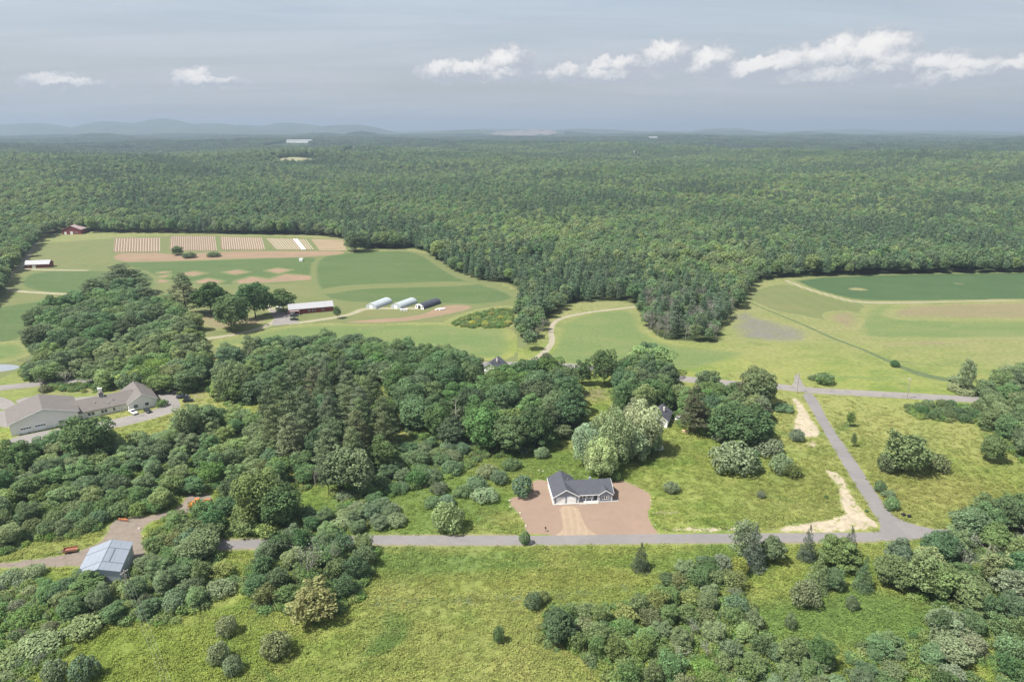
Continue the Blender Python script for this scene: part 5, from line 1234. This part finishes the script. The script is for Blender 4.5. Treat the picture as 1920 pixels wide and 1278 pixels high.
# --- vehicles
TYRE = plain('tyre_rubber', (0.02, 0.02, 0.021), .9, .1)
def paint(nm, c_): return plain(nm, c_, .3, .05, .5, spec=.5)
P_WHITE = paint('car_white', (0.72, 0.72, 0.72)); P_BLACK = paint('car_black', (0.025, 0.027, 0.032)); P_NAVY = paint('car_navy', (0.035, 0.045, 0.075)); P_SILV = paint('car_silver', (0.42, 0.43, 0.45)); P_ORG = paint('machine_orange', (0.62, 0.21, 0.03)); P_RED = paint('trailer_red', (0.30, 0.135, 0.09))
CARPROTO = {}
def car(x, y, rz, kind, pm_, label, group=None):
    X, Y = G(x, y); o = empty('pickup_truck' if kind == 'pickup' else 'car', (X, Y, .004 * LAYER[0] + .06), math.radians(rz)); tag(o, label, 'pickup' if kind == 'pickup' else 'car', group)
    if kind == 'pickup': body = [(-2.7, .45), (2.7, .45), (2.75, .8), (2.6, 1.05), (1.2, 1.12), (-.7, 1.12), (-.72, 1.1), (-2.7, 1.1)]; cab = [(1.15, 1.12), (.55, 1.8), (-.6, 1.8), (-.7, 1.12)]
    else: body = [(-2.25, .4), (2.2, .4), (2.3, .75), (2.1, .95), (1.0, 1.02), (-2.1, 1.05), (-2.3, .8)]; cab = [(1.0, 1.02), (.35, 1.5), (-1.5, 1.52), (-2.1, 1.05)]
    m_ = MB(); m_.prism(body, -.92, .92, 'y'); m_.build('body', pm_, o)
    m_ = MB(); m_.prism(cab, -.78, .78, 'y'); cb = m_.build('windows', GLASS, o)
    xs = [p[0] for p in cab]; m_ = MB(); m_.box(cab[2][0] + .05, cab[1][0] - .05, -.8, .8, cab[1][1] - .02, cab[1][1] + .05); m_.build('roof', pm_, o)
    for wx in (1.45, -1.4):
        for sy in (-1, 1):
            m_ = MB(); m_.tube((wx, sy * .95, .34), (wx, sy * .72, .34), .34, .34, 12); w_ = m_.build('wheel', TYRE, o)
    for sy in (-.65, .65):
        m_ = MB(); m_.box(2.25 if kind != 'pickup' else 2.7, 2.34 if kind != 'pickup' else 2.78, sy - .18, sy + .18, .68, .84); m_.build('headlight', WHITE, o)
    return o
car(250, 775, -40, 'pickup', P_WHITE, 'white pickup in front of the right gable of the long building')
car(277, 772, -40, 'car', P_BLACK, 'dark car right of the white pickup')
car(332, 739, 10, 'car', P_BLACK, 'topmost of three dark cars in the lot corner', 'cars parked in the lot corner')
car(343, 746, 12, 'pickup', P_NAVY, 'middle of three dark vehicles in the lot corner', 'cars parked in the lot corner')
car(353, 753, 14, 'car', P_BLACK, 'lowest of three dark cars in the lot corner', 'cars parked in the lot corner')
car(551, 593, 8, 'pickup', P_NAVY, 'dark pickup nearest the red farm barn', 'trucks at the red barn')
car(552, 600, 8, 'pickup', P_BLACK, 'black pickup at the front of the barn lot', 'trucks at the red barn')
car(546, 587, 8, 'car', P_WHITE, 'white car under the end of the red farm barn', 'trucks at the red barn')
car(1272, 786, 60, 'car', P_SILV, 'silver car on the cottage drive beside the brownish conifer')
car(522, 579, 30, 'car', P_WHITE, 'white car below the lone round tree at the barn lot')
# excavator
X, Y = G(368, 952); o = empty('excavator', (X, Y, .004 * LAYER[0] + .05), math.radians(10)); tag(o, 'orange tracked excavator at the end of the gravel yard', 'excavator')
for sy in (-1.1, 1.1):
    m_ = MB(); m_.prism([(-1.9, .25), (-1.6, 0), (1.6, 0), (1.9, .25), (1.9, .6), (1.6, .85), (-1.6, .85), (-1.9, .6)], sy - .3, sy + .3, 'y'); m_.build('track', TYRE, o)
m_ = MB(); m_.prism([(-2.1, .9), (1.4, .9), (1.4, 1.4), (.4, 1.9), (-1.8, 2.0), (-2.2, 1.6)], -1.25, 1.25, 'y'); m_.build('body', P_ORG, o)
m_ = MB(); m_.prism([(-.2, 1.4), (1.3, 1.4), (1.1, 2.9), (-.2, 2.95)], .25, 1.2, 'y'); cb = m_.build('cab', P_ORG, o)
q = MB(); q.box(.0, 1.0, .2, .247, 1.9, 2.7); q.build('pane', GLASS, cb)
m_ = MB(); m_.prism([(1.2, 1.3), (3.2, 3.1), (5.0, 2.9), (5.0, 2.5), (3.3, 2.6), (1.4, 1.0)], -.5, -.15, 'y'); m_.build('boom', P_ORG, o)
m_ = MB(); m_.prism([(4.8, 3.0), (5.2, 2.9), (5.9, .9), (5.6, .8)], -.45, -.2, 'y'); m_.build('stick', TYRE, o)
m_ = MB(); m_.prism([(5.3, 1.0), (6.0, 1.0), (6.4, .4), (5.9, .05), (5.2, .3)], -.8, .15, 'y'); m_.build('bucket', STEEL, o)
X, Y = G(118, 1040); o = empty('flatbed_trailer', (X, Y, .004 * LAYER[0] + .05), math.radians(18)); tag(o, 'rusty red trailer beside the gravel lane left of the shed', 'trailer')
m_ = MB(); m_.box(0, 3.6, 0, 1.9, .55, .7); m_.build('deck', P_RED, o)
for (a, c_, e_, f_) in ((0, 3.6, 0, .08), (0, 3.6, 1.82, 1.9), (0, .08, .081, 1.819)): m_ = MB(); m_.box(a, c_, e_, f_, .703, 1.25); m_.build('side_board', P_RED, o)
for sy in (-.12, 1.92): m_ = MB(); m_.tube((1.6, sy, .36), (1.6, sy + .12, .36), .34, .34, 12); m_.build('wheel', TYRE, o)
m_ = MB(); m_.box(-1.4, -.003, .88, 1.0, .5, .6); m_.build('drawbar', STEEL, o)
X, Y = G(232, 977); o = empty('hay_rake', (X, Y, .004 * LAYER[0] + .05), math.radians(-10)); tag(o, 'small orange farm implement standing in the gravel yard', 'implement')
m_ = MB(); m_.tube((-1.6, 0, .8), (1.6, 0, .8), .12, .12); m_.tube((0, 0, .8), (0, 1.4, .6), .1, .1); m_.build('frame', P_ORG, o)
for wx in (-1.4, -.5, .5, 1.4):
    m_ = MB(); m_.tube((wx, -.05, .55), (wx, .05, .55), .5, .5, 14); m_.build('rake_wheel', P_RED, o)
# --- poles and wires
POLEM = plain('pole_wood', (0.30, 0.26, 0.21), .95, .2, 1.0)
def pole(X, Y, hh, label, rz=0.0):
    o = empty('utility_pole', (X, Y, 0), rz); tag(o, label, 'utility pole', 'utility poles')
    m_ = MB(); m_.tube((0, 0, 0), (0, 0, hh), .2, .14, 8); m_.build('pole', POLEM, o)
    m_ = MB(); m_.box(-1.2, 1.2, -.08, .08, hh - .75, hh - .6); m_.build('crossarm', POLEM, o)
    for k in (-1.05, -.45, .45, 1.05): m_ = MB(); m_.tube((k, 0, hh - .6), (k, 0, hh - .4), .06, .05, 6); m_.build('insulator', WHITE, o)
    m_ = MB(); m_.tube((.28, -.15, hh - 2.1), (.28, -.15, hh - 1.4), .17, .17, 8); m_.build('transformer', STEEL, o)
def wire(a, b_, sag, label, grp, r_=.022):
    a = Vector(a); b_ = Vector(b_); m_ = MB(); n = 14; pr0 = a
    for k in range(1, n + 1):
        t = k / n; p = a.lerp(b_, t); p.z -= sag * 4 * t * (1 - t); m_.tube(pr0, p, r_, r_, 4); pr0 = p
    o = m_.build('power_line', STEEL, None); tag(o, label, 'wire', grp)
roadp = [(326, 720, 'utility pole at the lot behind the long building'), (125, 706, 'utility pole at the roadside trees on the far left'), (82, 748, 'utility pole behind the ridge of the long building'), (1494, 737, 'utility pole at the road junction'), (1700, 748, 'utility pole beside the right stretch of the main road')]
pp_ = []
for x, y, lab in roadp:
    X, Y = G(x, y); pole(X, Y, 10.5, lab, math.pi / 2 if x > 900 else .9); pp_.append((X, Y))
for k in (-1.05, 1.05):
    wire((pp_[3][0], pp_[3][1] + k, 10.1), (pp_[4][0], pp_[4][1] + k, 10.1), .9, ('near' if k < 0 else 'far') + ' thin wire strung between the two poles of the main road', 'wires along the main road')
X1, Y1 = G(222, 1072, 9.0); X1 += 1.5; pole(X1, Y1, 9.6, 'utility pole among the trees beside the metal shed', 1.2)
X2, Y2 = G(318, 1290, 8.6); dX, dY = X2 - X1, Y2 - Y1
for k in (-.9, 0.0, .9):
    wire((X1 + k, Y1, 9.2), (X1 + dX * 1.8 + k, Y1 + dY * 1.8, 9.2), .6, {-.9: 'left', 0.0: 'middle', .9: 'right'}[k] + ' thin power line crossing the lower left meadow from the shed pole', 'wires over the lower left meadow', .011)
pole(X1 + dX * 1.8, Y1 + dY * 1.8, 9.6, 'utility pole at the near end of the meadow wires', 1.2)
# --- small things
def crate(x, y, w, d, hh, rz, label, mat=WHITE, name='white_bin', cat='bin', group=None):
    X, Y = G(x, y); o = empty(name, (X, Y, .004 * LAYER[0] + .04), math.radians(rz)); tag(o, label, cat, group)
    m_ = MB(); m_.box(0, w, 0, d, 0, hh * .85); m_.build('box', mat, o)
    q = MB(); q.box(-.08, w + .08, -.08, d + .08, hh * .85 + .003, hh); q.build('lid', mat, o)
for k, x in enumerate((752, 757, 762)): crate(x - 2, 583, 1.4, 1.4, 1.2, 5, ('left', 'middle', 'right')[k] + ' of three white bins in front of the greenhouses', group='white bins at the greenhouses')
crate(818, 582, 4.6, 1.4, .8, 40, 'left of two white tarped piles right of the black hoop house', name='tarped_pile', cat='pile'); crate(825, 582, 4.6, 1.4, .8, 40, 'right of two white tarped piles right of the black hoop house', name='tarped_pile', cat='pile')
crate(561, 490, 3, 3, 2.4, 0, 'white field shelter box below the striped plots', name='field_box', cat='box')
crate(184, 737, 1.8, 1.2, 2.2, 30, 'small white kiosk behind the cupola of the long building', name='white_kiosk', cat='kiosk')
crate(1279, 811, 2.4, .9, .9, -20, 'pale wooden picnic bench on the cottage lawn', plain('pine_board', (0.55, 0.40, 0.24), .8, .1), 'garden_bench', 'bench')
crate(1693, 969, .9, .9, .9, 10, 'left black bin at the bend of the road junction', TYRE, 'black_bin', 'bin'); crate(1704, 972, .9, .9, .9, 10, 'right black bin at the bend of the road junction', TYRE, 'black_bin', 'bin')
crate(384, 733, .8, .8, 1.0, 10, 'small orange barrel on the brown ground right of the lot', P_RED, 'barrel', 'barrel')
X, Y = G(1023, 996); o = empty('mailbox', (X, Y, .004 * LAYER[0]), .2); tag(o, 'dark mailbox on a post at the lower left of the dirt yard', 'mailbox')
m_ = MB(); m_.box(-.06, .06, -.06, .06, 0, 1.1); m_.build('post', POLEM, o)
m_ = MB(); m_.prism([(-.2, 1.1), (.2, 1.1), (.2, 1.4), (.1, 1.52), (-.1, 1.52), (-.2, 1.4)], -.35, .35, 'y'); m_.build('box', TYRE, o)
# stones along the edge of the dirt yard
STONE = plain('field_stone', (0.42, 0.38, 0.31), .95, .2, 1.5)
def stone(X, Y, s, label):
    m_ = MB(); n = 7; top = []
    ring = lambda r_, z: [(math.cos(2 * math.pi * i / n) * r_ * R.uniform(.8, 1.2), math.sin(2 * math.pi * i / n) * r_ * R.uniform(.8, 1.2), z) for i in range(n)]
    pts = ring(.5 * s, -.05) + ring(.52 * s, .2 * s) + ring(.28 * s, .42 * s)
    m_.poly(pts, [(i, (i + 1) % n, n + (i + 1) % n, n + i) for i in range(n)] + [(n + i, n + (i + 1) % n, 2 * n + (i + 1) % n, 2 * n + i) for i in range(n)] + [tuple(range(2 * n, 3 * n))])
    o = m_.build('stone', STONE, None); o.location = (X, Y, .004 * LAYER[0]); tag(o, label, 'stone', 'stones round the bare ground')
for (x, y) in ((964, 926), (975, 962), (980, 972), (1012, 883), (1020, 884), (955, 938), (986, 986), (1221, 938), (1228, 985), (958, 950)):
    X, Y = G(x + R.uniform(-2, 2), y + R.uniform(-1, 1)); SN = globals().get('SN', 0) + 1; stone(X, Y, R.uniform(.4, .8), 'pale field stone at the dirt yard edge, %s of ten from left' % ['fifth', 'sixth', 'seventh', 'ninth', 'tenth', 'first', 'eighth', 'third', 'fourth', 'second'][SN - 1])
for k, (x, y) in enumerate(((1498, 790), (1590, 940), (1560, 992), (262, 990), (268, 1005), (258, 1048))):
    X, Y = G(x + R.uniform(-2, 2), y + R.uniform(-1, 1)); stone(X, Y, R.uniform(.5, .9), ('pale stone on the upper sandy bank by the side road', 'pale stone on the curved sandy bank by the side road', 'pale stone on the sandy strip beside the house road', 'uppermost pale stone at the right rim of the gravel yard', 'middle pale stone at the right rim of the gravel yard', 'lowest pale stone right of the metal shed')[k])

# ------------------------------------------------------------------ stuff nobody could count
def scatter(name, protos, pos, rot, scl, idx, label, cat):
    pc = bpy.data.collections.new(name + '_plants')
    for k, me in enumerate(protos):
        o = bpy.data.objects.new('%s_%02d' % (name, k), me); pc.objects.link(o)
    me = bpy.data.meshes.new(name); me.vertices.add(len(pos)); me.vertices.foreach_set('co', np.asarray(pos, np.float32).ravel())
    a = me.attributes.new('rot', 'FLOAT_VECTOR', 'POINT'); a.data.foreach_set('vector', np.asarray(rot, np.float32).ravel())
    a = me.attributes.new('scl', 'FLOAT_VECTOR', 'POINT'); a.data.foreach_set('vector', np.asarray(scl, np.float32).ravel())
    a = me.attributes.new('pick', 'INT', 'POINT'); a.data.foreach_set('value', np.asarray(idx, np.int32))
    o = mesh_obj(name, me); tag(o, label, cat, None, 'stuff')
    ng = bpy.data.node_groups.new(name + '_scatter', 'GeometryNodeTree')
    ng.interface.new_socket('Geometry', in_out='INPUT', socket_type='NodeSocketGeometry'); ng.interface.new_socket('Geometry', in_out='OUTPUT', socket_type='NodeSocketGeometry')
    n = ng.nodes; l = ng.links
    gi = n.new('NodeGroupInput'); g2 = n.new('NodeGroupOutput'); ip = n.new('GeometryNodeInstanceOnPoints'); ci = n.new('GeometryNodeCollectionInfo')
    ci.inputs['Collection'].default_value = pc; ci.inputs['Separate Children'].default_value = True; ci.inputs['Reset Children'].default_value = True
    def att(nm, dt):
        q = n.new('GeometryNodeInputNamedAttribute'); q.data_type = dt; q.inputs['Name'].default_value = nm
        return [s for s in q.outputs if s.enabled][0]
    l.new(gi.outputs[0], ip.inputs['Points']); l.new(ci.outputs[0], ip.inputs['Instance']); ip.inputs['Pick Instance'].default_value = True
    l.new(att('pick', 'INT'), ip.inputs['Instance Index']); l.new(att('rot', 'FLOAT_VECTOR'), ip.inputs['Rotation']); l.new(att('scl', 'FLOAT_VECTOR'), ip.inputs['Scale'])
    l.new(ip.outputs[0], g2.inputs[0])
    md = o.modifiers.new('scatter', 'NODES'); md.node_group = ng
    return o
FL = {k: leaf_mat('forest_' + k, c_, .6, v_) for k, c_, v_ in (('mid', (0.114, 0.164, 0.074), .16), ('dark', (0.088, 0.136, 0.066), .14), ('light', (0.142, 0.190, 0.080), .15), ('pine', (0.088, 0.132, 0.078), .14), ('grey', (0.175, 0.172, 0.14), .15))}
FG = {k: leaf_mat('far_' + k, c_, .6, .2) for k, c_ in (('mid', (0.070, 0.108, 0.058)), ('dark', (0.052, 0.084, 0.050)), ('pine', (0.050, 0.080, 0.054)))}
prot = []
for i in range(6):      # 0-5 broadleaf, three colours, near quality
    rg = np.random.default_rng(500 + i); lb = broad_lobes(rg, 16.0, 5.2, 34, 0.60, 0.37, 0.28)
    prot.append(make_leafmesh('fb%d' % i, lb, 2200, 0.85, rg, FL[('mid', 'dark', 'light', 'mid', 'dark', 'mid')[i]]))
for i in range(2):      # 6-7 pines
    rg = np.random.default_rng(520 + i); lb = []
    for k in range(8):
        tt = k / 7; z = 18 * (.25 + .74 * tt); rr = 4.0 * (1 - tt) ** .6 + .4
        for j in range(5 if k < 6 else 2):
            a = 2 * math.pi * j / 5 + rg.uniform(-.5, .5) + k; lb.append((np.array([math.cos(a) * rr * .65, math.sin(a) * rr * .65, z]), np.array([1.4, 1.4, .8])))
    prot.append(make_leafmesh('fp%d' % i, lb, 1500, .8, rg, FL['pine'], aspect=.6, rnd=.8))
rg = np.random.default_rng(530); t, tips = dead_tree(rg, 15, 4)   # 8 grey, thin
tp = np.array([tuple(p) for p in tips]); pts = np.repeat(tp, 5, 0) + rg.normal(size=(len(tp) * 5, 3)) * .7
v, q = quads(pts, rg.normal(size=pts.shape), .45 * rg.uniform(.6, 1.3, len(pts)), rg)
tv = np.array([tuple(p) for p in t.v]); tq = np.array([f for f in t.f if len(f) == 4])
prot.append(np_mesh('fg0', np.concatenate([v, tv]), np.concatenate([q, tq + len(v)]), [FL['grey'], DEADWOOD], np.concatenate([np.repeat(rg.uniform(0, 1, len(pts)), 4), np.zeros(len(tv))]), np.concatenate([np.zeros(len(q)), np.ones(len(tq))])))

def wnoise(x, y, s, ph):
    return (np.sin(x / s + ph) * np.sin(y / s * 1.1 + 2 * ph) + .6 * np.sin(x / s * 2.3 + y / s * 1.7 + ph * 3) + .4 * np.sin(x / s * 4.1 - y / s * 3.7 + ph)) / 2
def ring_points(d0, d1, sp):
    xm = d1 * math.tan(math.radians(42)); X, Y = np.meshgrid(np.arange(-xm, xm, sp), np.arange(d0 * .6, d1, sp * .94))
    X = X.ravel() + N.uniform(-.42, .42, X.size) * sp; Y = Y.ravel() + N.uniform(-.42, .42, Y.size) * sp
    D_ = np.hypot(X, Y); k = (D_ >= d0) & (D_ < d1) & (np.abs(np.arctan2(X, Y)) < math.radians(42)); return X[k], Y[k]
def not_cleared(X, Y):
    k = np.ones(len(X), bool)
    for (xc, yc, rx, ry) in FARCLEAR: k &= ((X - xc) / rx) ** 2 + ((Y - yc) / ry) ** 2 > 1
    return k
allp = []
for (d0, d1, sp, s0) in ((300, 1000, 6.6, .95), (1000, 1900, 8.2, 1.0), (1900, 3600, 11.0, 1.15)):
    X, Y = ring_points(d0, d1, sp)
    if d0 < 1200:
        far = np.hypot(X, Y) > 830
        ins = sdist(np.stack([X, Y], 1), fpoly) > 2.0
        # beyond the drawn outline everything is wood
        k = ins | ((Y > 900)); X, Y = X[k], Y[k]
    k = not_cleared(X, Y); X, Y = X[k], Y[k]
    ns = wnoise(X, Y, 95, 1.0) * .8 + wnoise(X, Y, 330, 4.0) * .5 + N.normal(size=len(X)) * .3; ng_ = wnoise(X, Y, 210, 2.3)
    pick = N.choice([0, 1, 2, 3, 5], size=len(X), p=[.27, .2, .13, .25, .15]); pick = np.where(ns > .38, N.integers(6, 8, len(X)), pick)
    pick = np.where((ng_ > .3) & (pick < 6) & (N.random(len(X)) < .65), 2, pick); pick = np.where((ng_ < -.3) & (pick < 6) & (N.random(len(X)) < .75), 4, pick)
    gx_, gy_ = G(1290, 600); gd = ((X - gx_) / 45) ** 2 + ((Y - gy_) / 60) ** 2; g2x, g2y = G(1000, 640); gd = np.minimum(gd, ((X - g2x) / 14) ** 2 + ((Y - g2y) / 20) ** 2)
    pick = np.where((gd < 1) & (N.random(len(X)) < .42), 8, pick); pick = np.where(N.random(len(X)) < .012, 8, pick)
    s = s0 * N.uniform(.72, 1.18, len(X)); szz = s * N.uniform(.85, 1.15, len(X))
    if d0 < 900:
        small = (np.hypot(X, Y) < 620); s = np.where(small, s * .82, s); szz = np.where(small, szz * .80, szz)
    allp.append((X, Y, hgt(X, Y), s, szz, pick))
X, Y, Z, s, szz, pick = [np.concatenate(c_) for c_ in zip(*allp)]
scatter('forest', prot, np.stack([X, Y, Z - .2], 1), np.stack([np.zeros(len(X)), np.zeros(len(X)), N.uniform(0, 6.28, len(X))], 1), np.stack([s, s, szz], 1), pick, 'unbroken green forest spreading from the fields to the far plain', 'forest')
# far groves: several crowns per clump
gro = []
for i in range(4):
    rg = np.random.default_rng(560 + i); vs_, qs_, ts_, off = [], [], [], 0
    for j in range(14):
        cx_, cy_ = rg.uniform(-17, 17, 2); hh = rg.uniform(13, 19); rr = rg.uniform(4, 6)
        lb = broad_lobes(rg, hh, rr, 9, .6, .38, .5); v, q, t = lobes_to_leaves(lb, 170, 2.4, rg); v = v + np.array([cx_, cy_, 0])
        vs_.append(v); qs_.append(q + off); ts_.append(t); off += len(v)
    gro.append(np_mesh('gr%d' % i, np.concatenate(vs_), np.concatenate(qs_), [FG[('mid', 'dark', 'pine', 'mid')[i]]], np.concatenate(ts_)))
X, Y = ring_points(3500, 9000, 33); k = not_cleared(X, Y) & ~((np.abs(X - (980 - CX) / F * 8900) < 520) & (Y > 8300)); X, Y = X[k], Y[k]
ns = wnoise(X, Y, 260, .7) + N.normal(size=len(X)) * .3; pick = np.where(ns > .35, 2, np.where(ns < -.35, 1, np.where(N.random(len(X)) < .5, 0, 3)))
s = N.uniform(.85, 1.25, len(X))
scatter('far_forest', gro, np.stack([X, Y, hgt(X, Y) - .3], 1), np.stack([np.zeros(len(X)), np.zeros(len(X)), N.uniform(0, 6.28, len(X))], 1), np.stack([s, s, s], 1), pick, 'distant bluish forest fading towards the horizon hills', 'forest').name = 'forest.001'

# the remaining trees of the near stands
wp, wi = [], {}
for kn, cm in (('mid', 'mid'), ('dark', 'dark'), ('light', 'light'), ('shrub', 'mid')):
    wi[kn] = len(wp)
    for (cr_, tr_, a_, b_) in PROTO['broad'][:3] if kn != 'shrub' else PROTO['shrub'][:3]:
        c2 = cr_.copy(); c2.materials[0] = FL[cm]; wp.append(c2)
rows = []
for (k0, kind_, X_, Y_, h_, r_, tint_, lab_, g_) in WOOD:
    cls = 'shrub' if kind_ == 'shrub' else 'dark' if tint_ in (C_DARK, C_BLUE) else 'light' if tint_ in (C_LIGHT, C_YELL, C_SAGE, C_OLIVE) else 'mid'
    bh, br = (3.0, 2.2) if cls == 'shrub' else (BH, BR)
    rows.append((X_, Y_, r_ / br, h_ / bh, wi[cls] + R.randrange(3)))
if rows:
    rows = np.array(rows)
    scatter('woodland', wp, np.column_stack([rows[:, :2], np.zeros(len(rows))]), np.column_stack([np.zeros((len(rows), 2)), N.uniform(0, 6.28, len(rows))]), rows[:, [2, 2, 3]], rows[:, 4].astype(int), 'dense broadleaf woodland of the farm grove and the strips along the main road', 'woodland')
# undergrowth filling the thickets
UL = [leaf_mat('under_%d' % i, c_, .6, .2) for i, c_ in enumerate(((0.115, 0.167, 0.053), (0.144, 0.196, 0.063), (0.094, 0.144, 0.057)))]
up = []
for i in range(3):
    rg = np.random.default_rng(600 + i); v, q, t = shrub_mesh(rg, 1.7, 1.5, 420, .34); up.append(np_mesh('ug%d' % i, v, q, [UL[i]], t))
bare_all = KEEP
def outside_bare(P_, m_=0.0):
    k = np.ones(len(P_), bool)
    for b_ in bare_all: k &= sdist(P_, b_) < -m_
    return k
pts = []
for p in ZONE_POLYS:
    lo, hi = p.min(0), p.max(0); c_ = N.uniform(lo, hi, size=(int((hi - lo).prod() / 3.2), 2)); pts.append(c_[sdist(c_, p) > -1.0])
pts = np.concatenate(pts); pts = pts[outside_bare(pts, .8)]
s = N.uniform(.6, 1.25, len(pts))
scatter('undergrowth', up, np.column_stack([pts, np.zeros(len(pts))]), np.column_stack([np.zeros((len(pts), 2)), N.uniform(0, 6.28, len(pts))]), np.stack([s, s, s * N.uniform(.7, 1.2, len(pts))], 1), N.integers(0, 3, len(pts)), 'leafy undergrowth and brambles filling the thickets', 'undergrowth')
# weeds and grass tufts over the near meadows
m, T = new_mat('meadow_blades'); mc, mh = meadow(T)
tt = T.new('ShaderNodeAttribute', attribute_name='tint').outputs['Fac']; rnd = T.new('ShaderNodeObjectInfo').outputs['Random']
vm = T.new('ShaderNodeVectorMath', operation='SCALE'); T.put(vm.inputs[0], T.mix(T.rng(rnd, .75, 1.0, 0, .55), mc, (0.12, 0.16, 0.035))); T.put(vm.inputs['Scale'], T.math('MULTIPLY', T.rng(tt, 0, 1, 1.15, 1.85), T.rng(rnd, 0, 1, .8, 1.25)))
d = T.new('ShaderNodeBsdfDiffuse'); T.l.new(vm.outputs[0], d.inputs[0]); tr = T.new('ShaderNodeBsdfTranslucent'); T.l.new(vm.outputs[0], tr.inputs[0])
mx = T.new('ShaderNodeMixShader'); mx.inputs[0].default_value = .3; T.l.new(d.outputs[0], mx.inputs[1]); T.l.new(tr.outputs[0], mx.inputs[2])
oo = T.new('ShaderNodeOutputMaterial'); T.l.new(mx.outputs[0], oo.inputs[0])
tf = []
for i in range(3):
    rg = np.random.default_rng(640 + i); n = 30; pt = np.column_stack([rg.normal(size=(n, 2)) * .42, rg.uniform(.03, .38, n)])
    v, q = quads(pt, rg.normal(size=(n, 3)) * .35 + np.array([0, 0, 1.0]), .34 * rg.uniform(.6, 1.4, n), rg, .5); tf.append(np_mesh('tuft%d' % i, v, q, [m], np.repeat(rg.uniform(0, 1, n), 4)))
Xn = N.uniform(-330, 330, 330000); Yn = 118 + (430 - 118) * N.random(330000) ** 1.25
k = np.abs(Xn) < Yn * .86 + 8; pts = np.stack([Xn[k], Yn[k]], 1)
def vnoise(x, y, s):
    g = N.random((160, 160)); u = (x / s) % 159; v = (y / s) % 159; i = u.astype(int); j = v.astype(int); a = u - i; b_ = v - j; a = a * a * (3 - 2 * a); b_ = b_ * b_ * (3 - 2 * b_)
    return (g[i, j] * (1 - a) + g[i + 1, j] * a) * (1 - b_) + (g[i, j + 1] * (1 - a) + g[i + 1, j + 1] * a) * b_
dens_ = vnoise(pts[:, 0] + 2000, pts[:, 1], 3.1) * .5 + vnoise(pts[:, 0] + 2000, pts[:, 1], 17) * .6
pts = pts[(dens_ + N.random(len(pts)) * .6) > .62]
pts = pts[N.random(len(pts)) > np.clip((np.hypot(pts[:, 0], pts[:, 1]) - 240) / 110, 0, 1)]
pts = pts[outside_bare(pts, .25)]
fd = sdist(pts, fpoly); pts = pts[fd < -1]
s = N.uniform(.5, 1.3, len(pts)) * np.clip(1.15 - (pts[:, 1] - 120) / 700, .6, 1.2)
scatter('meadow_weeds', tf, np.column_stack([pts, np.full(len(pts), .0)]), np.column_stack([np.zeros((len(pts), 2)), N.uniform(0, 6.28, len(pts))]), np.stack([s, s, s * N.uniform(.5, 1.3, len(pts))], 1), N.integers(0, 3, len(pts)), 'tall grass and weeds of the rough meadows', 'grass')

# ------------------------------------------------------------------ haze
zmax = float(gv[:, 2].max()) + 45
hz = MB(); hz.box(-62000, 62000, -62000, 62000, -3.0, max(zmax, 200))
mh_ = bpy.data.materials.new('haze_air'); mh_.use_nodes = True; mh_.node_tree.nodes.clear(); T = NT(mh_.node_tree)
pv = T.new('ShaderNodeVolumePrincipled'); pv.inputs['Color'].default_value = (0.43, 0.53, 0.66, 1); pv.inputs['Density'].default_value = 1.25e-4; pv.inputs['Anisotropy'].default_value = 0.1
oo = T.new('ShaderNodeOutputMaterial'); T.l.new(pv.outputs[0], oo.inputs['Volume'])
tag(hz.build('haze', mh_), 'pale summer haze over the whole landscape', 'haze', None, 'stuff')
print('COUNT', COUNT, 'objects', len(sc.objects), 'forest', len(X), 'zmax', zmax)
